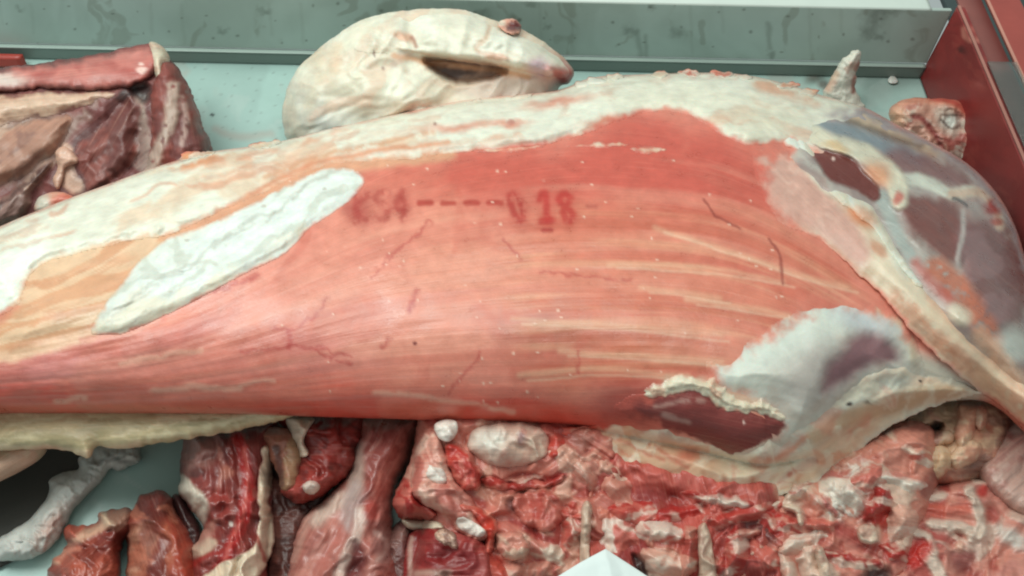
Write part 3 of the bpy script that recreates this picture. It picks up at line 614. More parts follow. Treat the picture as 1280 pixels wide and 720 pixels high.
FLAP = [(938, 196), (962, 184), (984, 186), (1000, 200), (1008, 196), (996, 172), (1012, 178), (1036, 226), (1065, 239), (1094, 255), (1119, 301), (1148, 334), (1166, 352), (1212, 398), (1262, 452), (1310, 492), (1335, 570), (1290, 541), (1250, 507), (1215, 482), (1175, 448), (1136, 411), (1107, 375), (1077, 346), (1023, 300), (978, 281), (955, 250)]
def p_flap(t):
    t.grain(44); t.mott((224, 208, 184), 46, .48, .7, aniso=(.2, 1.5)); t.mott((208, 156, 126), 40, .62, .5, aniso=(.2, 1.8))
    t.poly([(938, 196), (984, 188), (1020, 225), (1060, 262), (1090, 310), (1070, 335), (1020, 298), (975, 280), (952, 250)], (198, 146, 134), soft=12, op=.85)
    t.mott((222, 182, 166), 22, .56, .6, region=[(938, 196), (984, 188), (1020, 225), (1050, 300), (975, 280)], aniso=(.5, 1.5))
    t.line([(1000, 176), (1018, 206), (1040, 232), (1080, 250), (1108, 290), (1135, 335)], 20, (216, 214, 198), soft=8, op=.9, h=.002)
    t.blob(1078, 272, 20, 10, (206, 128, 88), ang=28, soft=.5, op=.9); t.blob(1098, 312, 14, 6, (208, 140, 108), ang=50, op=.7)
    t.line([(1120, 372), (1170, 420), (1215, 458), (1290, 520)], 12, (208, 130, 98), soft=12, op=.55, breakup=.35)
    t.line([(1160, 372), (1210, 420), (1290, 500)], 6, (204, 130, 102), soft=8, op=.4)
    t.line([(1040, 310), (1090, 352), (1140, 405), (1200, 462)], 4, (200, 136, 108), soft=5, op=.5)
    t.blob(1240, 480, 30, 12, (224, 190, 158), ang=40, soft=.7, op=.6)
    t.folds(50, .0012, (.2, 1.6)); t.lumps(60, .002, (.3, 1.2))
_, S_flap = bulge('flank_flap', main, FLAP, over(S_body, lambda x, y: S_body(x, y) - .006 * sstep(1010, 1150, x)), .012, 30, (218, 196, 170), p_flap, FAT, 1.9, .6, seed=33, rag=3, fib=.12, rough=.48, sm=3, fine=.25, soft=True, fade=lambda x: 6 + 22 * sstep(1020, 950, x), tmod=lambda x, y: .22 + .78 * sstep(960, 1110, x))

# white tendon sheet running along the flap
bulge('tendon', main, [(984, 160), (1004, 168), (1022, 188), (1040, 222), (1065, 239), (1094, 255), (1119, 299), (1146, 338), (1158, 358), (1142, 354), (1115, 318), (1092, 288), (1064, 264), (1038, 244), (1018, 216), (1000, 192), (978, 180)], over(S_flap, lambda x, y: S_flap(x, y) - .001), .005, 9, (216, 216, 204), lambda t: (t.grain(52), t.mott((204, 190, 166), 30, .56, .6, aniso=(.25, 1.6)), t.blob(1082, 268, 16, 7, (206, 140, 104), ang=35, soft=.7, op=.7), t.lumps(30, .002)), FAT, 1.7, .5, seed=35, rag=2, fib=.15, rough=.45, fade=5, soft=True, fine=.25)
# torn shreds standing along the back edge
rs = np.random.RandomState(8)
for cx, cy, a, b, c in [(742, 101, 14, 6, (226, 222, 208)), (728, 106, 9, 5, (222, 214, 198)), (768, 96, 13, 5, (220, 208, 188)), (862, 92, 17, 4, (196, 104, 86)), (902, 92, 15, 4, (200, 112, 94)), (928, 96, 12, 4, (212, 180, 158)), (826, 93, 11, 4, (216, 190, 166)), (985, 107, 16, 5, (208, 150, 122)), (1012, 115, 12, 4, (210, 164, 136)), (655, 121, 14, 4, (220, 206, 186)), (596, 127, 12, 4, (220, 206, 186)), (330, 181, 18, 4, (216, 190, 164)), (240, 195, 22, 5, (208, 144, 106))]:
    th = np.linspace(0, 2 * math.pi, 9, endpoint=False); q = 1 + rs.uniform(-.35, .35, 9); sl_ = -.18 if cx < 700 else .03
    bulge('fat_shred', main, np.c_[cx + a * q * np.cos(th), cy + b * q * np.sin(th) + sl_ * a * q * np.cos(th)], over(S_body, lambda x, y: S_body(x, y) - .002), .0045, b * 1.3, c, lambda t: t.mott((226, 216, 200), 12, .55, .6), FAT, 1.3, .6, seed=int(cx), rag=2.5, ragf=.2, fine=.3, soft=True, fade=3)

# ================================================================== THINGS BEHIND THE CARCASS
mt = thing('meat_quarter', 'dark red cut quarter with rolled red edge lying behind at upper left', 'meat', 120, 200)
bq = lean(120, 235, .03, 22)
def p_q(t):
    t.grain(-40); t.mott((124, 66, 62), 80, .5, .7, aniso=(.4, 1.4)); t.mott((78, 42, 42), 70, .58, .7, aniso=(.4, 1.4))
    t.poly([(-40, 158), (80, 142), (82, 170), (50, 205), (20, 225), (-40, 235)], (150, 122, 108), soft=12, op=.85); t.mott((186, 158, 140), 20, .58, .6, region=[(-40, 158), (80, 142), (60, 200), (-40, 235)], aniso=(.4, 1.8))
    for pts, w, c in [([(30, 240), (60, 190), (100, 150), (120, 120)], 8, (146, 116, 106)), ([(0, 270), (30, 235), (70, 200)], 7, (160, 130, 116)), ([(80, 190), (85, 215), (95, 235)], 16, (206, 168, 148)), ([(150, 122), (165, 112)], 12, (38, 26, 26)), ([(174, 130), (178, 160), (172, 190), (180, 205)], 18, (178, 158, 146)), ([(218, 110), (215, 150), (205, 190)], 14, (186, 160, 144)), ([(190, 105), (200, 95), (215, 90)], 16, (120, 70, 66)), ([(110, 130), (130, 150), (160, 200)], 10, (112, 58, 56))]:
        t.line(pts, w, c, soft=6, op=.85, warp=8, h=.002, breakup=.25)
    t.line([(0, 130), (60, 150), (40, 190), (10, 260)], 5, (90, 60, 56), soft=5, op=.7)
    t.poly([(165, 108), (190, 108), (182, 130), (170, 125)], (40, 26, 26), soft=5, op=.9, h=-.012)
    t.poly([(150, 130), (175, 150), (178, 205), (130, 225), (110, 190)], (96, 52, 52), soft=18, op=.8, h=-.022)
    t.poly([(222, 110), (242, 130), (262, 186), (225, 195), (222, 150)], (116, 54, 50), soft=8, op=.8)
    t.lumps(60, .006); t.folds(60, .004)
qb, S_q = bulge('cut_muscle', mt, [(-60, 92), (0, 86), (50, 79), (100, 74), (150, 66), (190, 60), (204, 64), (218, 80), (234, 105), (244, 130), (254, 158), (264, 187), (245, 225), (150, 265), (0, 320), (-60, 330)], bq, .05, 60, (104, 56, 54), p_q, WET, 2.0, .3, seed=41, rag=3, fib=.25, rough=.58, fine=.3)
bulge('side_slab', mt, [(196, 92), (204, 76), (216, 80), (232, 103), (243, 126), (252, 155), (262, 188), (240, 222), (196, 235), (176, 240), (182, 205), (190, 165), (188, 125)], S_q, .03, 14, (128, 62, 54), lambda t: (t.grain(80), t.mott((92, 46, 44), 30, .55, .7, aniso=(.4, 1.5)), t.line([(216, 108), (214, 140), (204, 170), (190, 205), (180, 225)], 13, (184, 160, 146), soft=6, op=.85, warp=6, h=.003, breakup=.3), t.line([(226, 120), (232, 150), (228, 180)], 5, (190, 160, 150), soft=4, op=.7, breakup=.4), t.lumps(24, .004)), WET, 1.8, .5, seed=141, rag=4, ragf=.15, rough=.6, fine=.25)
bulge('inner_sheet', mt, [(150, 128), (166, 118), (178, 132), (176, 165), (172, 200), (150, 225), (118, 240), (100, 225), (88, 200), (96, 178), (120, 160)], S_q, .02, 22, (122, 58, 50), lambda t: (t.grain(-60), t.mott((140, 84, 76), 30, .54, .6, aniso=(.35, 1.7)), t.mott((82, 44, 42), 30, .58, .6, aniso=(.35, 1.7)), t.lumps(30, .006)), WET, 1.8, .5, seed=142, rag=4, rough=.6, soft=True, fade=8, fine=.25)
bulge('membrane', mt, [(-60, 160), (0, 158), (50, 148), (84, 142), (92, 156), (76, 182), (50, 206), (20, 226), (-20, 242), (-60, 250)], S_q, .016, 20, (166, 122, 104), lambda t: (t.grain(-38), t.mott((184, 156, 138), 34, .52, .7, aniso=(.35, 1.7)), t.mott((116, 82, 76), 34, .58, .6, aniso=(.35, 1.8)), t.folds(60, .004, (.3, 1.5))), FAT, 1.8, .5, seed=143, rag=4, rough=.6, soft=True, fade=6, fine=.25)
bulge('sinew_strands', mt, [(-40, 262), (0, 246), (30, 225), (60, 200), (66, 210), (44, 236), (36, 262), (10, 285), (-40, 300)], S_q, .012, 12, (128, 96, 88), lambda t: (t.grain(-42), t.mott((176, 146, 132), 18, .5, .8, aniso=(.3, 2)), t.mott((70, 42, 40), 18, .58, .8, aniso=(.3, 2)), t.folds(34, .003, (.3, 1.8))), WET, 1.7, .5, seed=144, rag=4, rough=.6, soft=True, fade=6, fine=.25)
def p_roll(t):
    t.grain(-7); t.mott((190, 122, 112), 60, .52, .6, aniso=(.2, 1.6)); t.mott((150, 66, 60), 60, .58, .6, aniso=(.2, 1.6)); t.line([(0, 108), (80, 100), (160, 96)], 8, (178, 112, 104), soft=6, op=.6)
    t.blob(0, 100, 32, 9, (214, 200, 190), soft=.7, op=.8); t.line([(20, 92), (100, 78), (170, 66)], 5, (200, 128, 118), soft=5, op=.6); t.blob(178, 86, 7, 3.5, (228, 190, 180), h=.001); t.blob(176, 80, 4, 2, (228, 190, 180))  # paler line along the top is a painted highlight
    t.lumps(50, .003)
bulge('rolled_edge', mt, [(-60, 94), (0, 86), (50, 79), (100, 72), (150, 62), (184, 54), (196, 60), (199, 80), (188, 98), (165, 108), (120, 113), (60, 110), (0, 116), (-60, 126)], S_q, .018, 24, (182, 92, 82), p_roll, MUSCLE, 1.9, .5, seed=43, rag=3, fade=9, rough=.55)
bulge('end_fat', mt, [(186, 55), (196, 54), (206, 62), (212, 76), (204, 82), (203, 98), (198, 104), (194, 92), (190, 74)], S_q, .022, 9, (206, 190, 168), lambda t: (t.lumps(14, .003), t.mott((190, 150, 130), 14, .58, .6)), FAT, 1.7, .5, seed=44, rag=2)
def p_fl(t):
    t.grain(-6); t.mott((208, 178, 154), 40, .5, .6, aniso=(.3, 1.5)); t.mott((178, 130, 108), 30, .6, .5, aniso=(.3, 1.5)); t.folds(26, .003, (.3, 1.5))
bulge('fat_layer', mt, [(-60, 120), (0, 117), (40, 113), (105, 113), (150, 116), (120, 128), (85, 142), (40, 150), (0, 158), (-60, 165)], S_q, .009, 20, (198, 162, 142), p_fl, FAT, 1.9, .5, seed=45, rag=3.5, fade=8, soft=True)
bulge('fat_lump', mt, [(44, 254), (52, 245), (66, 240), (85, 242), (98, 252), (80, 268), (56, 270), (44, 264)], S_q, .02, 12, (204, 150, 130), lambda t: (t.blob(52, 255, 10, 12, (206, 196, 180)), t.blob(80, 252, 14, 9, (196, 104, 84)), t.lumps(14, .003)), FAT, 1.7, .5, seed=46, rag=2)
bulge('sinew', mt, [(68, 190), (80, 182), (98, 196), (98, 205), (84, 208), (78, 225), (72, 236), (66, 225), (72, 208)], S_q, .01, 7, (206, 164, 144), lambda t: t.lumps(12, .003), FAT, 1.6, .5, seed=47, rag=2)
# small red strip of the left side rail
rs_ = thing('red_rail', 'end of a red rail behind the dark meat quarter at the left edge', 'rail', 5, 75)
board('rail_bar', rs_, at_z(np.array(-90.), np.array(82.), .004), (1, 0, 0), (0, .2, .98), .145, .016, 20, 6, (160, 58, 48), None, REDM, .012)

ff = thing('folded_fat_cut', 'plump white fat covered cut with a dark open fold behind the carcass', 'meat', 480, 170)
bf_ = lean(520, 175, .03, 38)
def p_ff(t):
    t.grain(-30); t.mott((230, 226, 210), 60, .5, .6); t.mott((208, 180, 154), 50, .6, .5); t.mott((176, 180, 176), 40, .66, .5)
    t.blob(400, 150, 34, 22, (196, 196, 190), soft=.8, op=.7); t.blob(455, 126, 50, 7, (190, 176, 156), soft=.8, op=.6)
    t.line([(390, 60), (400, 90), (385, 130)], 8, (206, 190, 164), soft=8, op=.6); t.line([(420, 60), (418, 85)], 12, (216, 186, 156), soft=8, op=.6)
    t.poly([(530, 72), (550, 72), (600, 76), (634, 86), (618, 97), (598, 102), (574, 104), (556, 98), (542, 88)], (92, 66, 62), soft=5, op=.95, warp=3, h=-.03); t.poly([(600, 100), (640, 94), (700, 98), (705, 118), (640, 126), (590, 118)], (206, 178, 168), soft=8, op=.85)  # fold opening is sunk and its shade painted dark; pinkish inner surface beside it
    t.line([(494, 70), (520, 76), (600, 86), (660, 96)], 5, (206, 150, 110), soft=4, op=.8)
    t.line([(500, 38), (512, 48), (518, 58)], 6, (206, 136, 104), soft=4, op=.8); t.blob(502, 42, 12, 5, (214, 168, 140), op=.7)
    t.poly([(655, 74), (690, 68), (716, 86), (712, 104), (690, 100), (668, 92)], (190, 120, 116), soft=8, op=.8); t.poly([(690, 84), (712, 88), (716, 98), (700, 104)], (168, 56, 54), soft=5, op=.9); t.blob(676, 86, 8, 6, (168, 130, 150), op=.6)
    t.line([(590, 40), (592, 55), (600, 62)], 3, (190, 140, 110), soft=3, op=.7); t.blob(480, 86, 2.2, 2, (90, 80, 76)); t.blob(468, 66, 1.6, 4, (110, 90, 80))
    t.poly([(500, 60), (600, 66), (660, 76), (690, 90), (640, 88), (560, 76)], None, soft=6, warp=0, h=.010)
    t.poly([(570, 112), (620, 100), (680, 104), (690, 120), (600, 125)], (196, 180, 166), soft=8, op=.8)
    for pts in [[(372, 110), (366, 140), (372, 170)], [(392, 84), (384, 120), (390, 160)], [(415, 66), (408, 100), (414, 140)]]: t.line(pts, 9, (200, 190, 170), soft=12, op=.5, warp=6, h=-.004)
    t.lumps(90, .012); t.folds(90, .010, (.4, 1.5)); t.poly([(440, 110), (500, 100), (560, 118), (600, 130), (560, 150), (470, 150)], None, soft=24, warp=0, h=.012); t.mott((214, 176, 152), 40, .62, .5, aniso=(.4, 1.5))
_, S_ff = bulge('fat_body', ff, [(353, 150), (356, 120), (368, 92), (385, 72), (415, 48), (450, 26), (490, 15), (540, 11), (580, 13), (612, 24), (650, 36), (680, 52), (704, 72), (717, 90), (712, 104), (700, 108), (690, 130), (640, 170), (520, 215), (400, 205), (362, 180)], bf_, .055, 62, (220, 212, 192), p_ff, FAT, 1.9, .15, seed=51, rag=1.5, fib=.08, rough=.5, fine=.25)
def p_uf(t):
    t.grain(10); t.mott((228, 226, 212), 50, .48, .7, aniso=(.5, 1.3)); t.mott((210, 178, 150), 40, .62, .5, aniso=(.5, 1.4))
    t.line([(500, 70), (560, 78), (610, 84), (650, 92), (690, 100)], 9, (208, 156, 124), soft=6, op=.8); t.line([(612, 30), (608, 44), (596, 58), (600, 66)], 4, (198, 158, 130), soft=4, op=.7, h=-.002)
    t.blob(505, 46, 13, 6, (212, 160, 132), ang=25, op=.8); t.line([(514, 46), (520, 58)], 3, (150, 96, 76), soft=3, op=.8); t.blob(620, 72, 16, 5, (206, 150, 124), ang=12, op=.7)
    t.blob(672, 82, 14, 10, (192, 160, 172), op=.8, soft=.7); t.poly([(682, 84), (700, 82), (714, 90), (710, 102), (692, 100)], (176, 82, 78), soft=6, op=.9, h=-.002); t.blob(686, 92, 6, 6, (216, 180, 172), h=.002); t.lumps(50, .007); t.folds(50, .005, (.5, 1.3))
bulge('upper_flap', ff, [(440, 56), (470, 26), (505, 14), (545, 11), (582, 13), (614, 26), (650, 38), (682, 54), (704, 72), (717, 90), (711, 103), (690, 101), (655, 95), (610, 87), (560, 80), (510, 72), (480, 68), (452, 66)], over(S_ff, lambda x, y: S_ff(x, y) + .004 * sstep(480, 520, x)), .026, 24, (220, 214, 196), p_uf, FAT, 1.8, .4, seed=152, rag=1.5, fib=.08, rough=.5, fine=.25, tmod=lambda x, y: .02 + .98 * sstep(470, 570, x), fade=lambda x: 3 + 30 * sstep(530, 470, x), soft=True)
bulge('bone_tip', ff, [(622, 31), (626, 25), (636, 23), (647, 25), (652, 33), (650, 42), (641, 43), (630, 39)], over(S_ff, lambda x, y: S_ff(x, y) - .014), .009, 8, (206, 150, 130), lambda t: (t.blob(643, 33, 9, 7, (96, 34, 32), warp=5, f=.2), t.blob(626, 27, 6, 5, (218, 196, 176)), t.lumps(7, .003)), BONE, 1.2, .6, seed=52, rag=2.5, ragf=.2)

sp = thing('bone_spike', 'pointed white bone end standing up behind the hind leg', 'bone', 1052, 130)
bulge('bone_shaft', sp, [(1027, 122), (1034, 106), (1046, 84), (1058, 70), (1070, 62), (1077, 65), (1075, 82), (1070, 98), (1068, 110), (1076, 126), (1078, 138), (1050, 150), (1030, 140)], lean(1052, 140, .0, 60), .018, 15, (220, 214, 200), lambda t: (t.grain(-62), t.line([(1074, 78), (1068, 98), (1066, 114)], 4, (150, 70, 56), soft=3, op=.8, breakup=.3), t.line([(1036, 110), (1046, 92)], 7, (206, 164, 136), soft=4, op=.7), t.mott((206, 164, 146), 14, .6, .6), t.lumps(14, .004), t.folds(20, .002)), BONE, 1.4, .8, seed=53, rag=3.5, ragf=.15, rough=.5)
sk = thing('shank_end', 'round cut shank end with pale fat rim against the red panel', 'meat', 1170, 170)
def p_sk(t):
    t.mott((206, 160, 140), 20, .5, .7); t.mott((160, 76, 70), 16, .58, .7); t.mott((214, 200, 184), 14, .64, .8)
    t.line([(1120, 128), (1150, 122), (1185, 126), (1210, 140), (1222, 165), (1220, 195)], 12, (206, 140, 116), soft=5, op=.8, h=.005); t.line([(1165, 124), (1195, 128), (1208, 140)], 6, (180, 60, 54), soft=4, op=.7)
    t.poly([(1165, 140), (1190, 136), (1205, 150), (1200, 170), (1180, 165)], (188, 172, 158), soft=6, op=.8, h=-.003); t.blob(1186, 150, 10, 7, (206, 204, 194)); t.line([(1176, 150), (1190, 160), (1200, 156)], 2.5, (104, 84, 76), soft=2, op=.8); t.line([(1178, 142), (1196, 144)], 2, (110, 90, 80), soft=2, op=.8)
    t.line([(1142, 146), (1155, 150), (1165, 165), (1180, 185)], 5, (140, 62, 58), soft=4, op=.9, h=-.003)
    t.line([(1215, 150), (1222, 180), (1210, 205)], 5, (214, 180, 160), soft=3, op=.8); t.line([(1228, 155), (1230, 185), (1216, 206)], 7, (120, 62, 58), soft=4, op=.8)
    t.blob(1122, 145, 12, 12, (214, 164, 134), op=.8); t.lumps(22, .006); t.folds(16, .004)
bulge('cut_face', sk, [(1110, 142), (1122, 128), (1145, 121), (1168, 124), (1190, 124), (1212, 134), (1226, 154), (1232, 178), (1224, 200), (1206, 212), (1170, 215), (1130, 190)], lean(1165, 205, .0, 42), .03, 30, (190, 130, 116), p_sk, WET, 1.6, .5, seed=55, rag=2)
cr = thing('fat_crumb', 'small white crumb of fat on the tray near the red panel', 'crumb', 1116, 100)
bulge('crumb_body', cr, [(1110, 100), (1115, 94), (1121, 98), (1122, 103), (1114, 104)], flat(.002), .006, 5, (216, 212, 204), None, FAT, 1.0, .3, seed=57, rag=.8)

# ================================================================== THINGS IN FRONT
dm = thing('shadow_patch', 'dark sheet added for the shadowed patch between the carcass and the grey fat strip', 'mat', 40, 620)  # added dark sheet stands in for a shadowed patch of the tray
bulge('patch_sheet', dm, [(-60, 545), (60, 545), (110, 560), (112, 600), (60, 650), (20, 700), (-60, 710)], flat(.004), .002, 6, (56, 54, 49), None, DARKM, 4, .3, seed=60)
pe = thing('pale_shank', 'pale rounded shank end poking out under the carcass at the left edge', 'meat', 10, 575)
bulge('shank_body', pe, [(-60, 540), (30, 540), (58, 556), (52, 572), (28, 588), (0, 602), (-30, 616), (-60, 620)], flat(.05), .035, 32, (196, 172, 146), lambda t: (t.grain(-30), t.mott((206, 150, 130), 30, .58, .5), t.lumps(30, .003)), FAT, 2, .8, seed=61)
gs = thing('grey_fat_strip', 'torn greyish white strip of fat lying on the tray at lower left', 'fat', 80, 640)
def p_gs(t):
    t.grain(-45); t.mott((196, 194, 188), 34, .5, .6, aniso=(.5, 1.4)); t.mott((150, 146, 140), 26, .6, .5, aniso=(.4, 1.5))
    t.blob(62, 655, 26, 9, (190, 150, 138), ang=-50, soft=.8, op=.6); t.line([(55, 690), (62, 660), (75, 645)], 3, (160, 120, 110), soft=3, op=.7)
    t.line([(110, 580), (140, 575), (165, 580)], 3, (130, 126, 120), soft=3, op=.7); t.line([(130, 565), (150, 578)], 3, (128, 124, 118), soft=3, op=.7)
    t.lumps(30, .006); t.folds(18, .005)
bulge('strip_body', gs, [(140, 553), (160, 552), (175, 558), (173, 577), (150, 588), (138, 586), (128, 600), (112, 615), (100, 628), (88, 642), (78, 668), (60, 688), (38, 699), (16, 701), (-5, 699), (-5, 678), (20, 660), (45, 640), (62, 614), (60, 600), (78, 590), (98, 586), (98, 572), (115, 562)], flat(.008), .018, 17, (184, 182, 176), p_gs, FAT, 1.7, .3, seed=62, rag=2.5, fib=.1, rough=.55)

# two dark offal lumps
ob1 = thing('offal_lump', 'glossy brownish red offal lump with fat scraps at lower left', 'offal', 100, 690)
def p_o1(t):
    t.grain(-40); t.mott((176, 92, 74), 36, .5, .7); t.mott((120, 48, 42), 30, .58, .7)
    t.line([(70, 700), (95, 675), (125, 660), (150, 645)], 9, (204, 160, 136), soft=5, op=.9, h=.003, breakup=.25); t.poly([(126, 642), (160, 638), (166, 650), (148, 664), (128, 655)], (206, 178, 152), soft=5, op=.9, h=.004)
    t.blob(105, 700, 30, 18, (182, 92, 72), soft=.7, op=.7, h=.004); t.folds(50, .010); t.mott((110, 42, 36), 40, .6, .7, h=-.005); t.line([(70, 700), (85, 690), (100, 685)], 4, (206, 130, 110), soft=3, op=.7); t.folds(26, .005)
bulge('lump_body', ob1, [(58, 725), (66, 702), (84, 680), (80, 664), (88, 655), (100, 660), (120, 655), (126, 642), (150, 636), (168, 640), (172, 660), (150, 690), (150, 760), (60, 770)], flat(.015), .038, 40, (158, 72, 56), p_o1, WET, 1.9, .4, seed=63, rag=6, ragf=.07, rough=.4, fine=.3)
ob2 = thing('liver_lump', 'smooth dark liver coloured lump with orange red lower side at lower left', 'offal', 200, 690)
def p_o2(t):
    t.grain(70); t.mott((140, 60, 50), 36, .5, .6)
    t.poly([(165, 640), (180, 615), (215, 615), (222, 645), (190, 655)], (92, 42, 38), soft=8, op=.95)
    t.poly([(160, 668), (185, 655), (195, 680), (180, 720), (160, 720)], (196, 140, 116), soft=10, op=.85); t.line([(165, 720), (185, 690), (195, 670)], 7, (210, 160, 136), soft=5, op=.7)
    t.poly([(200, 650), (230, 660), (245, 700), (235, 760), (195, 760), (205, 700)], (164, 66, 48), soft=10, op=.8); t.line([(205, 660), (212, 690), (205, 720)], 8, (186, 110, 84), soft=8, op=.6); t.blob(195, 730, 14, 22, (112, 40, 28), soft=.8, op=.8)
    t.lumps(50, .009); t.folds(60, .009); t.mott((112, 42, 36), 44, .6, .7, h=-.004); t.mott((198, 120, 96), 30, .66, .6)
bulge('lump_body', ob2, [(158, 730), (160, 672), (150, 655), (162, 640), (170, 625), (185, 615), (205, 616), (218, 624), (222, 645), (236, 662), (246, 690), (250, 770), (165, 770)], flat(.02), .045, 44, (140, 62, 50), p_o2, WET, 1.9, .4, seed=64, rag=5, ragf=.07, rough=.36, fine=.3)

# bacon-like strip cut
sc_ = thing('streaky_cut', 'dark red streaky cut with a white fat stripe along its right side', 'meat', 290, 650)
def p_sc(t):
    t.grain(82); t.mott((148, 66, 60), 30, .5, .6, aniso=(.3, 1.6)); t.mott((88, 36, 36), 26, .58, .7, aniso=(.3, 1.8))
    t.poly([(236, 545), (270, 545), (266, 575), (240, 592), (228, 580)], (160, 112, 104), soft=8, op=.8)
    t.line([(222, 602), (238, 618), (250, 632), (246, 650)], 17, (208, 194, 178), soft=5, op=.95, h=.004); t.blob(246, 590, 10, 6, (90, 44, 42), op=.8)
    t.line([(298, 545), (306, 580), (310, 610), (306, 640), (300, 660), (285, 690), (275, 715)], 13, (162, 34, 34), soft=5, op=.85, h=.003); t.line([(304, 560), (310, 600), (303, 645), (292, 672), (280, 700)], 3, (196, 96, 88), soft=3, op=.8, h=.002)
    t.line([(274, 560), (278, 590), (270, 615)], 4, (196, 130, 118), soft=4, op=.6); t.blob(284, 590, 8, 6, (176, 110, 94), op=.8); t.blob(275, 625, 10, 16, (150, 60, 54), op=.8)
    t.poly([(240, 690), (262, 680), (268, 650), (258, 660), (245, 670)], (196, 140, 126), soft=5, op=.8)
    t.line([(242, 688), (256, 684), (262, 680)], 14, (206, 180, 158), soft=5, op=.8); t.line([(240, 706), (262, 694), (276, 690)], 5, (150, 44, 40), soft=3, op=.9)
    t.blob(288, 656, 3, 2.6, (236, 225, 215))
    t.folds(44, .011, (.35, 1.4)); t.lumps(30, .004)
_, S_sc = bulge('cut_body', sc_, [(222, 610), (226, 590), (230, 560), (240, 535), (300, 525), (345, 530), (340, 600), (338, 650), (334, 700), (326, 770), (240, 770), (238, 690), (256, 662), (240, 640), (226, 622)], flat(.02), .05, 34, (122, 52, 48), p_sc, WET, 1.8, .4, seed=65, rag=5, ragf=.07, rough=.4, fib=.3, fine=.3)
bulge('fat_stripe', sc_, [(326, 562), (338, 558), (344, 575), (343, 605), (338, 630), (344, 650), (346, 675), (336, 705), (318, 728), (290, 745), (262, 740), (246, 730), (255, 715), (280, 700), (305, 690), (318, 676), (322, 650), (322, 620), (325, 590)], S_sc, .008, 10, (214, 190, 166), lambda t: (t.grain(85), t.mott((224, 208, 186), 24, .5, .6), t.line([(320, 670), (328, 690), (330, 700)], 4, (176, 64, 56), soft=3, op=.8), t.lumps(22, .003)), FAT, 1.7, .5, seed=66, rag=4, fade=4)
bulge('sinew_loop', sc_, [(322, 545), (345, 533), (372, 543), (378, 580), (373, 605), (354, 614), (346, 592), (338, 570)], flat(.055), .016, 18, (164, 126, 98), lambda t: (t.mott((150, 80, 70), 26, .5, .7), t.line([(345, 560), (350, 585), (352, 605)], 7, (70, 40, 38), soft=4, op=.8, h=-.004), t.folds(26, .004)), WET, 1.7, .6, seed=67, rag=4)

dsx = thing('dark_gap_fill', 'dark brown filler added for the shade between the streaky cut and the pink shank', 'meat', 350, 680)  # added piece darkens the shadowed gap between the two cuts
bulge('scrap_or_fill_body', dsx, [(330, 600), (352, 590), (400, 600), (410, 620), (385, 660), (375, 720), (370, 770), (325, 770), (336, 690)], flat(.008), .016, 20, (84, 50, 46), lambda t: (t.mott((120, 70, 62), 24, .56, .6), t.blob(370, 612, 14, 10, (156, 66, 60), op=.8), t.folds(24, .004)), WET, 2, .3, seed=94, rag=2)
dsy = thing('dark_gap_fill', 'small blackish red filler added for the shade between the liver lump and the streaky cut', 'meat', 235, 650)  # added dark filler stands in for shadow in this gap
bulge('scrap_or_fill_body', dsy, [(215, 628), (224, 618), (240, 640), (252, 668), (246, 700), (250, 770), (235, 770), (232, 690)], flat(.008), .014, 12, (66, 36, 36), lambda t: t.folds(16, .003), WET, 1.8, .3, seed=95, rag=2)
rc = thing('red_scrap', 'dark red scrap with a white fat tab under the carcass edge', 'meat', 400, 560)
_, S_rc = bulge('scrap_or_fill_body', rc, [(352, 515), (430, 512), (458, 525), (448, 570), (430, 600), (402, 618), (372, 628), (352, 615), (364, 590), (368, 565), (358, 540)], flat(.035), .04, 34, (142, 50, 44), lambda t: (t.mott((164, 66, 60), 24, .5, .7), t.mott((92, 30, 30), 20, .6, .7), t.blob(358, 610, 12, 10, (170, 80, 74), op=.8), t.folds(34, .008)), WET, 1.8, .4, seed=68, rag=5, fine=.3)
bulge('fat_tab', rc, [(358, 524), (378, 520), (394, 524), (386, 536), (380, 552), (386, 568), (376, 572), (366, 560), (362, 542)], S_rc, .014, 8, (214, 190, 170), lambda t: t.lumps(14, .002), FAT, 1.5, .5, seed=69, rag=1)
bulge('fat_bit', rc, [(378, 606), (390, 600), (400, 608), (392, 618), (382, 616)], S_rc, .012, 6, (206, 184, 172), None, FAT, 1.4, .5, seed=70, rag=1)

ps = thing('pink_shank', 'pink shank cut with whitish membrane running down to the bottom edge', 'meat', 440, 650)
def p_ps(t):
    t.grain(-62); t.mott((196, 136, 124), 36, .52, .6, aniso=(.35, 1.6)); t.mott((150, 78, 70), 36, .58, .6, aniso=(.35, 1.8))
    t.poly([(448, 545), (520, 530), (512, 580), (490, 620), (478, 660), (460, 660), (450, 600)], (150, 78, 72), soft=10, op=.9, h=.006); t.mott((190, 128, 118), 22, .56, .6, region=[(448, 545), (520, 530), (500, 600), (478, 660), (455, 640)], aniso=(.25, 2))
    t.line([(444, 560), (446, 590), (440, 615), (425, 625), (395, 650)], 15, (206, 184, 170), soft=8, op=.8, h=.002); t.poly([(440, 600), (452, 610), (448, 640), (436, 665), (424, 640)], (172, 152, 148), soft=8, op=.8)
    t.line([(452, 640), (446, 670), (432, 700), (422, 730)], 12, (206, 180, 168), soft=6, op=.85, h=.003); t.line([(388, 640), (378, 670), (368, 700)], 6, (206, 156, 142), soft=5, op=.7)
    t.poly([(440, 680), (456, 690), (450, 730), (432, 730)], (106, 46, 46), soft=6, op=.9, h=-.006); t.line([(458, 640), (470, 620), (476, 590)], 5, (196, 120, 108), soft=4, op=.7); t.blob(464, 638, 9, 14, (160, 56, 50), op=.7)
    t.blob(480, 680, 14, 24, (150, 110, 104), op=.7); t.line([(470, 665), (485, 680), (475, 700)], 4, (206, 170, 160), soft=4, op=.7)
    t.folds(50, .009, (.35, 1.4)); t.lumps(40, .004)
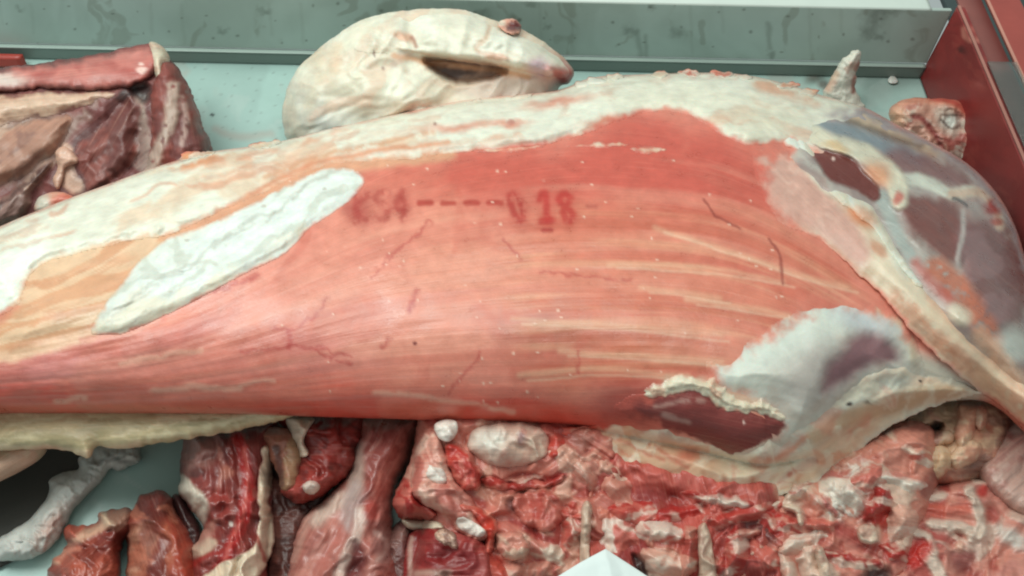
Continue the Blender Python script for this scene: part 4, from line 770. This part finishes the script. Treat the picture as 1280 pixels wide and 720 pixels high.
bulge('shank_body', ps, [(440, 560), (450, 520), (500, 512), (530, 516), (522, 550), (512, 580), (496, 610), (490, 650), (494, 690), (500, 770), (350, 770), (362, 712), (366, 680), (378, 650), (398, 630), (418, 612), (434, 590)], flat(.02), .055, 38, (178, 108, 98), p_ps, WET, 1.8, .4, seed=71, rag=3, fib=.3, rough=.38, fine=.3)
sh = thing('lower_scrap', 'dark scrap of meat wedged below the pink shank', 'meat', 500, 700)
bulge('scrap_or_fill_body', sh, [(470, 690), (490, 660), (512, 650), (520, 690), (515, 770), (465, 770)], flat(.015), .03, 20, (118, 72, 68), lambda t: (t.mott((166, 124, 116), 20, .56, .7), t.folds(16, .005)), WET, 1.9, .4, seed=72, rag=2)

# neck vertebrae
nk = thing('neck_vertebrae', 'sawn red neck bones with white marrow ovals below the carcass', 'bones', 600, 640)
def p_nk(t):
    t.grain(35); t.mott((204, 128, 112), 60, .5, .8); t.mott((158, 60, 54), 50, .57, .85, h=-.005); t.mott((214, 166, 146), 40, .62, .8, h=.003)
    t.poly([(520, 560), (540, 540), (556, 560), (560, 590), (580, 615), (590, 640), (575, 650), (545, 630), (515, 618), (512, 590)], (212, 150, 134), soft=8, op=.8, h=.006)
    t.mott((226, 186, 166), 10, .55, .7, region=[(520, 560), (540, 540), (556, 560), (580, 615), (575, 650), (515, 618)])
    t.poly([(555, 555), (580, 560), (602, 590), (598, 612), (575, 608), (560, 585)], (172, 48, 42), soft=6, op=.9, h=.004); t.line([(560, 556), (580, 558), (596, 585), (602, 605)], 4, (214, 150, 134), soft=4, op=.7)
    t.poly([(492, 628), (508, 600), (514, 618), (545, 635), (535, 648), (502, 648)], (164, 42, 40), soft=5, op=.9)
    t.line([(596, 600), (640, 604), (690, 602), (705, 592)], 9, (162, 50, 46), soft=5, op=.9, h=-.003); t.line([(600, 614), (640, 624), (680, 612)], 14, (200, 134, 116), soft=8, op=.7)
    t.poly([(632, 625), (660, 616), (682, 622), (660, 636), (640, 640)], (120, 74, 72), soft=6, op=.9, h=-.008)
    t.poly([(575, 628), (600, 640), (622, 655), (616, 672), (600, 675), (580, 655)], (190, 60, 48), soft=6, op=.85, h=.004); t.line([(580, 630), (612, 645), (620, 670)], 4, (216, 140, 120), soft=3, op=.7)
    t.line([(580, 680), (600, 695), (620, 705)], 14, (196, 66, 52), soft=7, op=.8); t.poly([(625, 665), (655, 670), (662, 690), (640, 700), (622, 685)], (204, 170, 150), soft=8, op=.8, h=.004)
    t.line([(640, 650), (665, 666), (690, 676)], 6, (140, 44, 42), soft=4, op=.8); t.line([(660, 640), (700, 655)], 10, (180, 84, 76), soft=6, op=.7); t.blob(693, 558, 9, 12, (186, 46, 38), op=.9, soft=.6)
    t.poly([(715, 545), (740, 545), (735, 570), (720, 575)], (160, 110, 98), soft=8, op=.7)
    t.folds(74, .014); t.folds(40, .002)
_, S_nk = bulge('bone_mass', nk, [(490, 630), (500, 606), (512, 580), (518, 552), (530, 515), (600, 508), (700, 512), (765, 520), (785, 560), (790, 620), (775, 680), (765, 770), (510, 770), (516, 705), (530, 650), (505, 648)], lean(620, 700, .035, 14), .05, 30, (192, 110, 98), p_nk, WET, 1.7, .3, seed=73, rag=2.5, rough=.44, fine=.4)
for pts, c, T, nm in [([(516, 575), (524, 552), (538, 538), (552, 548), (560, 575), (570, 600), (590, 625), (600, 650), (612, 668), (600, 680), (575, 668), (556, 648), (530, 632), (512, 612)], (214, 154, 138), .014, 'bone_column'), ([(556, 552), (576, 556), (592, 572), (603, 595), (600, 612), (580, 612), (566, 600), (558, 578)], (176, 58, 50), .014, 'muscle_flap'), ([(572, 628), (596, 632), (616, 646), (622, 664), (616, 690), (604, 692), (606, 664), (588, 646), (574, 640)], (196, 66, 52), .015, 'muscle_flap'), ([(490, 630), (500, 606), (512, 600), (520, 624), (546, 640), (538, 650), (505, 650)], (170, 50, 46), .016, 'muscle_flap'), ([(598, 596), (640, 600), (690, 598), (706, 590), (700, 604), (660, 612), (612, 612)], (164, 56, 50), .010, 'muscle_flap'), ([(620, 668), (650, 664), (664, 684), (650, 702), (626, 694)], (206, 170, 150), .014, 'cartilage_piece'), ([(640, 620), (690, 612), (705, 640), (690, 664), (655, 656)], (192, 108, 96), .010, 'muscle_flap'), ([(580, 672), (604, 690), (628, 704), (640, 730), (590, 730), (572, 700)], (190, 80, 66), .012, 'muscle_flap')]:
    sd = int(pts[0][0] + pts[1][1])
    bulge(nm, nk, pts, over(S_nk, lambda x, y: S_nk(x, y) + .002), T, 10, c, lambda t: (t.mott((222, 186, 168) if nm == 'bone_column' else (206, 120, 106), 16, .56, .7), t.mott((160, 46, 40), 30, .62, .6), t.lumps(24, .003), t.folds(30, .003)), WET, 1.6, .5, seed=sd, rag=4, ragf=.1, rough=.38, fade=5, fine=.25)
for pts in [[(528, 580), (536, 572), (546, 578), (557, 592), (558, 602), (550, 606), (538, 600), (530, 590)], [(570, 648), (580, 645), (592, 652), (604, 660), (607, 668), (598, 672), (582, 666), (572, 658)], [(543, 530), (556, 524), (570, 526), (572, 540), (562, 552), (550, 550), (544, 540)]]:
    bulge('marrow_oval', nk, pts, over(S_nk, lambda x, y: S_nk(x, y) - .011), .0045, 9, (226, 214, 204), lambda t: (t.mott((200, 180, 170), 9, .58, .6), t.lumps(9, .001)), BONE, 1.2, .5, seed=int(pts[0][0]), rag=.8, rough=.4)
bulge('cartilage_dome', nk, [(584, 558), (590, 540), (610, 530), (645, 526), (672, 532), (686, 548), (684, 568), (665, 580), (635, 584), (605, 578)], S_nk, .015, 30, (200, 168, 152), lambda t: (t.blob(612, 550, 20, 12, (214, 206, 194), soft=.8), t.blob(652, 548, 5, 10, (140, 100, 104), op=.8), t.blob(665, 560, 14, 14, (212, 186, 166), op=.7), t.mott((206, 150, 134), 24, .6, .5), t.lumps(24, .002)), BONE, 1.7, .4, seed=76, rag=2, rough=.34)
bulge('red_cut_block', nk, [(512, 668), (560, 664), (590, 672), (610, 690), (612, 770), (508, 770)], lambda x, y: S_nk(x, y) - .004, .016, 10, (138, 40, 40), lambda t: (t.mott((164, 74, 68), 30, .54, .7), t.line([(514, 672), (511, 720)], 4, (206, 170, 156), soft=3, op=.8), t.blob(558, 700, 30, 22, (120, 30, 32), op=.6), t.line([(520, 718), (560, 716)], 6, (180, 150, 136), soft=5, op=.7)), WET, 1.7, .5, seed=77, rag=1)
bulge('bone_edge', nk, [(502, 650), (520, 649), (548, 652), (555, 662), (530, 664), (512, 662)], S_nk, .012, 6, (206, 190, 168), None, BONE, 1.4, .5, seed=78, rag=1)
bulge('marrow_crumbs', nk, [(542, 668), (555, 660), (570, 670), (572, 686), (560, 684), (550, 680)], lambda x, y: S_nk(x, y) - .014, .012, 7, (206, 170, 150), lambda t: (t.lumps(7, .004), t.mott((120, 80, 70), 7, .56, .8)), BONE, 1.2, .5, seed=79, rag=2.5, ragf=.2)

# rib rack
rb = thing('rib_rack', 'red rib trimmings with two pale rib bones behind the white paper', 'bones', 840, 670)
def p_rb(t):
    t.grain(75); t.mott((192, 92, 82), 64, .5, .8, aniso=(.6, 1.3)); t.mott((146, 52, 50), 56, .57, .85, h=-.005); t.mott((210, 152, 132), 44, .64, .8, h=.003)
    t.poly([(775, 615), (830, 610), (860, 625), (840, 660), (800, 650)], (140, 40, 38), soft=10, op=.8, h=-.006); t.poly([(750, 600), (785, 620), (790, 650), (760, 670), (735, 640)], (206, 116, 98), soft=10, op=.8, h=.005)
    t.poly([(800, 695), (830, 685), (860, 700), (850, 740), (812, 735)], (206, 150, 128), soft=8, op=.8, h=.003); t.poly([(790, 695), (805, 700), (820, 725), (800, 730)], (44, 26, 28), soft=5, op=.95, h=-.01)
    t.poly([(895, 660), (935, 650), (945, 720), (900, 730)], (150, 56, 52), soft=10, op=.7); t.poly([(930, 650), (965, 640), (985, 660), (960, 685), (935, 680)], (96, 44, 44), soft=8, op=.85, h=-.01)
    t.line([(905, 640), (935, 640), (950, 630)], 8, (186, 90, 78), soft=5, op=.8); t.blob(928, 668, 9, 5, (206, 164, 150), op=.8)
    t.folds(74, .014); t.folds(40, .002)
_, S_rb = bulge('rib_meat', rb, [(735, 590), (760, 548), (840, 570), (930, 585), (1000, 600), (1010, 650), (990, 700), (975, 770), (740, 770), (720, 660)], lean(880, 700, .046, 16), .045, 32, (178, 86, 76), p_rb, WET, 1.8, .3, seed=81, rag=2.5, rough=.44, fine=.4, fib=.45)
for pts in [[(727, 640), (729, 629), (735, 626), (740, 633), (739, 660), (737, 690), (736, 712), (726, 712), (725, 670)], [(872, 664), (875, 655), (881, 652), (886, 664), (892, 690), (897, 740), (874, 742), (873, 700)]]:
    bulge('rib_bone', rb, pts, lambda x, y: np.minimum(S_rb(x, y), S_nk(x, y)) - .002, .008, 6, (200, 172, 152), lambda t: (t.grain(88), t.mott((170, 120, 106), 14, .58, .6, aniso=(.3, 1.5))), BONE, 1.3, .5, seed=int(pts[0][0]), rag=1.5, rough=.4)

# heap of bony trimmings, centre right
bt = thing('bone_trimmings', 'heap of pink and white bone trimmings under the brisket fat', 'bones', 1050, 650)
def p_bt(t):
    t.grain(30); t.mott((206, 136, 118), 54, .48, .8); t.mott((164, 66, 60), 50, .58, .9, h=-.005); t.mott((214, 184, 164), 36, .62, .85, h=.003); t.mott((112, 56, 54), 60, .7, .7, h=-.004)
    t.poly([(1040, 590), (1070, 578), (1100, 585), (1105, 620), (1090, 645), (1060, 635), (1035, 640), (1025, 610)], (210, 176, 158), soft=10, op=.75, h=.006); t.mott((226, 218, 206), 9, .55, .8, region=[(1040, 590), (1070, 578), (1100, 585), (1090, 645), (1020, 640)], h=.002)
    t.line([(980, 632), (995, 634), (1002, 648)], 8, (206, 186, 170), soft=4, op=.9, h=.004); t.poly([(960, 630), (1000, 645), (990, 670), (965, 665)], (166, 60, 54), soft=8, op=.8)
    t.poly([(1085, 615), (1108, 615), (1115, 650), (1095, 660), (1082, 645)], (192, 52, 40), soft=7, op=.85); t.poly([(1072, 660), (1094, 656), (1098, 676), (1076, 678)], (212, 180, 160), soft=4, op=.95, h=.006)
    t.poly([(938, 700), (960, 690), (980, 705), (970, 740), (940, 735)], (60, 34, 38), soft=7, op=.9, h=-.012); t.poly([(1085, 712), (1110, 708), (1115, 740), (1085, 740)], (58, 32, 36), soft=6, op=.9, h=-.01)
    t.line([(1022, 690), (1032, 710), (1040, 740)], 13, (200, 172, 156), soft=5, op=.9, h=.005); t.poly([(960, 690), (1000, 680), (1020, 700), (1010, 740), (975, 740)], (204, 130, 112), soft=8, op=.7)
    t.line([(1050, 660), (1100, 690), (1150, 700)], 14, (158, 48, 46), soft=8, op=.7); t.line([(970, 655), (1000, 668), (1030, 665)], 6, (210, 150, 130), soft=5, op=.7)
    t.line([(1010, 600), (1040, 592), (1060, 590)], 5, (176, 80, 70), soft=4, op=.7)
    t.folds(56, .010); t.folds(40, .002)
_, S_bt = bulge('trimming_mass', bt, [(930, 640), (960, 610), (1020, 580), (1060, 555), (1110, 530), (1160, 530), (1175, 580), (1165, 640), (1150, 690), (1160, 770), (930, 770)], lean(1040, 700, .044, 16), .048, 30, (196, 122, 108), p_bt, WET, 1.7, .3, seed=83, rag=2.5, rough=.44, fine=.4)
for pts in [[(1072, 660), (1082, 655), (1095, 658), (1098, 675), (1086, 680), (1074, 676)], [(978, 630), (992, 629), (1003, 638), (1004, 656), (998, 656), (994, 642), (980, 637)], [(1018, 686), (1028, 684), (1036, 705), (1044, 745), (1028, 746), (1022, 710)]]:
    bulge('bone_stub', bt, pts, S_bt, .010, 6, (212, 188, 168), lambda t: (t.lumps(9, .002), t.mott((196, 140, 124), 10, .6, .6)), BONE, 1.3, .5, seed=int(pts[0][0]), rag=1)

rs = np.random.RandomState(11)
PAL = [(210, 160, 142), (218, 194, 176), (172, 48, 42), (192, 100, 88), (158, 48, 44), (202, 138, 122), (222, 208, 194), (186, 66, 56)]
def scraps(root, S, spots):
    for k, (cx, cy, a, b, ang, ci) in enumerate(spots):
        a *= 1.5; b *= 1.45; n = 9; th = np.linspace(0, 2 * math.pi, n, endpoint=False); q = 1 + rs.uniform(-.28, .28, n); an = math.radians(ang)
        u = a * q * np.cos(th); v = b * q * np.sin(th)
        pts = np.c_[cx + u * math.cos(an) - v * math.sin(an), cy + u * math.sin(an) + v * math.cos(an)]
        alt = PAL[rs.randint(8)]
        bulge('meat_scrap', root, pts, over(S, lambda x, y: S(x, y) + .001), .0045 + .0003 * b, min(a, b), PAL[ci], lambda t: (t.grain(ang), t.mott(alt, 26, .54, .8, aniso=(.4, 1.6)), t.folds(44, .002, (.3, 1.5)), t.mott((222, 200, 184), 20, .64, .7, aniso=(.4, 1.5))), WET, 1.6, .5, seed=200 + k + int(cx), rag=5, ragf=.1, rough=.38, fib=.25, fade=7, soft=True, fine=.25)
scraps(bt, S_bt, [(990, 618, 26, 9, -20, 1), (1050, 612, 22, 14, 30, 6), (1078, 598, 26, 13, -20, 1), (1098, 632, 13, 22, 10, 2), (1020, 655, 20, 9, 10, 3), (960, 650, 26, 12, 20, 2), (1000, 680, 22, 10, -15, 0), (1060, 700, 30, 10, 15, 4), (1130, 655, 16, 20, 10, 0), (1125, 600, 22, 11, 10, 6), (1150, 570, 20, 9, 30, 1), (1115, 690, 18, 10, 30, 2), (975, 705, 24, 10, 50, 0), (1035, 632, 14, 7, 60, 6), (1010, 705, 12, 22, -10, 5)])
scraps(rb, S_rb, [(770, 612, 26, 16, 40, 5), (800, 640, 30, 14, 20, 2), (830, 668, 30, 14, 10, 3), (850, 640, 28, 10, -10, 4), (925, 645, 34, 10, -12, 3), (905, 625, 34, 8, 8, 4), (930, 668, 16, 7, -10, 0), (835, 708, 26, 16, 15, 0), (775, 665, 20, 18, 40, 3), (915, 700, 16, 26, 0, 4), (955, 690, 20, 10, 40, 3), (750, 580, 26, 12, 40, 0), (860, 690, 10, 22, 0, 5)])
scraps(nk, S_nk, [(705, 570, 18, 14, 30, 0), (725, 590, 18, 9, 50, 5), (700, 640, 26, 9, 10, 3), (680, 690, 26, 10, 20, 1), (715, 660, 14, 20, 10, 3), (655, 600, 20, 6, 0, 5), (695, 556, 9, 13, 0, 7), (660, 715, 30, 10, 0, 5)])
kf = thing('kidney_fat', 'lumpy peach coloured fat tucked under the carcass flap at right', 'fat', 1190, 560)
def p_kf(t):
    t.mott((214, 184, 152), 24, .5, .7); t.mott((196, 120, 100), 24, .6, .7); t.mott((150, 110, 100), 22, .66, .6)
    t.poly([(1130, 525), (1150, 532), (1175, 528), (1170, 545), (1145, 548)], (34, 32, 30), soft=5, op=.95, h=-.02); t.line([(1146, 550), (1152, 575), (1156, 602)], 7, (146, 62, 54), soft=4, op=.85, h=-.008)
    t.poly([(1196, 505), (1218, 512), (1212, 545), (1200, 560), (1195, 530)], (208, 150, 126), soft=7, op=.8, h=.006); t.blob(1225, 518, 9, 14, (212, 172, 148), op=.8, h=.006); t.blob(1210, 560, 20, 14, (220, 182, 152), ang=-40, op=.7, h=.006)
    t.blob(1172, 575, 16, 18, (214, 178, 142), op=.7, h=.005); t.poly([(1200, 590), (1232, 570), (1234, 596), (1205, 600)], (140, 100, 90), soft=8, op=.8, h=-.006)
    t.line([(1080, 560), (1110, 548), (1132, 560)], 12, (206, 160, 134), soft=6, op=.8); t.poly([(1110, 545), (1132, 550), (1135, 570), (1118, 566)], (214, 196, 164), soft=5, op=.9, h=.005); t.line([(1060, 575), (1100, 580), (1140, 598)], 8, (190, 192, 190), soft=5, op=.7)
    t.lumps(40, .008); t.folds(34, .004)
_, S_kf = bulge('fat_lobes', kf, [(1050, 590), (1080, 560), (1120, 520), (1160, 495), (1205, 488), (1246, 494), (1266, 520), (1262, 555), (1250, 590), (1205, 606), (1160, 608), (1120, 604), (1085, 600)], flat(.045), .045, 30, (206, 162, 142), p_kf, FAT, 1.7, .5, seed=85, rag=2.5, rough=.42)

for pts, c in [([(1198, 506), (1214, 502), (1224, 510), (1220, 535), (1214, 555), (1200, 562), (1192, 545), (1196, 525)], (206, 156, 132)), ([(1216, 506), (1230, 504), (1236, 518), (1232, 534), (1222, 538), (1217, 524)], (208, 172, 150)), ([(1160, 562), (1174, 556), (1188, 562), (1190, 582), (1178, 598), (1162, 600), (1154, 584)], (208, 172, 138)), ([(1192, 562), (1212, 548), (1228, 556), (1224, 572), (1208, 584), (1194, 588), (1186, 576)], (214, 180, 152)), ([(1106, 548), (1122, 543), (1134, 550), (1136, 568), (1124, 572), (1112, 562)], (212, 192, 164)), ([(1150, 540), (1172, 536), (1192, 540), (1190, 554), (1168, 558), (1152, 554)], (176, 132, 118)), ([(1070, 572), (1095, 560), (1120, 575), (1142, 596), (1120, 602), (1090, 594)], (206, 168, 146))]:
    bulge('fat_lobe', kf, pts, over(S_kf, lambda x, y: S_kf(x, y) + .001), .014, 11, c, lambda t: (t.mott((222, 196, 168), 16, .52, .6), t.mott((196, 124, 104), 18, .62, .6), t.lumps(10, .003)), FAT, 1.5, .5, seed=int(pts[0][0]), rag=2, ragf=.14, fib=.05, rough=.42, fine=.3, fade=3)
pl = thing('pale_lump', 'pale pinkish lump of meat at the right edge under the flap', 'meat', 1262, 600)
bulge('lump_body', pl, [(1220, 580), (1240, 552), (1262, 526), (1320, 510), (1320, 670), (1280, 652), (1246, 628), (1224, 602)], flat(.05), .04, 28, (192, 156, 144), lambda t: (t.grain(-40), t.mott((176, 120, 112), 34, .54, .6, aniso=(.4, 1.5)), t.mott((214, 190, 178), 30, .6, .6, aniso=(.4, 1.6)), t.line([(1236, 552), (1248, 540), (1262, 545)], 8, (156, 92, 84), soft=6, op=.6), t.folds(26, .004, (.4, 1.5))), WET, 1.9, .4, seed=87, rag=1.5)
jb = thing('joint_bones', 'pink joint bones with curved white ridges at the lower right corner', 'bones', 1200, 670)
def p_jb(t):
    t.grain(10); t.mott((206, 140, 124), 56, .48, .8); t.mott((164, 68, 62), 50, .58, .85, h=-.004); t.mott((212, 184, 168), 38, .62, .8, h=.003)
    for pts, w in [([(1142, 618), (1160, 622), (1178, 618)], 9), ([(1130, 650), (1140, 665), (1160, 672), (1168, 690)], 8), ([(1212, 612), (1224, 640), (1226, 665), (1215, 672)], 12), ([(1165, 655), (1200, 658), (1222, 668)], 13), ([(1156, 690), (1170, 710), (1185, 740)], 16), ([(1218, 600), (1245, 604), (1258, 620)], 8)]:
        t.line(pts, w, (212, 190, 174), soft=4, op=.9, h=.005)
    t.line([(1150, 636), (1180, 640), (1208, 636)], 14, (200, 100, 84), soft=6, op=.8); t.blob(1228, 613, 8, 7, (178, 48, 44), op=.9); t.blob(1242, 645, 9, 12, (166, 70, 62), op=.8); t.poly([(1130, 680), (1165, 676), (1160, 700), (1140, 710)], (188, 42, 36), soft=6, op=.9)
    t.poly([(1185, 690), (1220, 690), (1215, 715), (1190, 710)], (120, 52, 52), soft=8, op=.8, h=-.006); t.blob(1198, 684, 5, 5, (226, 180, 160), h=.003); t.blob(1265, 672, 20, 12, (214, 204, 194), ang=30, soft=.6, op=.9, h=.005)
    t.folds(74, .014); t.folds(40, .002)
bulge('joint_mass', jb, [(1118, 640), (1130, 612), (1160, 604), (1205, 594), (1240, 598), (1270, 630), (1320, 650), (1320, 770), (1110, 770), (1112, 690)], flat(.03), .052, 30, (196, 128, 116), p_jb, WET, 1.7, .3, seed=89, rag=2.5, rough=.44, fine=.4)

# ---- white paper corner
pp = thing('paper_sheet', 'corner of a white paper sheet lying on the bones at the bottom edge', 'paper', 750, 705, .1)
bulge('sheet', pp, np.array([(757, 686), (800, 714), (880, 768), (800, 860), (640, 780), (696, 721), (725, 703)]), flat(.155), .0035, 30, (222, 230, 228), lambda t: (t.line([(757, 686), (764, 720), (772, 770)], 5, None, soft=14, warp=0, h=.003), t.lumps(40, .002)), PAPER, 1.6, .1, raw=True, seed=91)
print('tris', sum(len(o.data.polygons) * 2 for o in bpy.data.objects if o.type == 'MESH'))
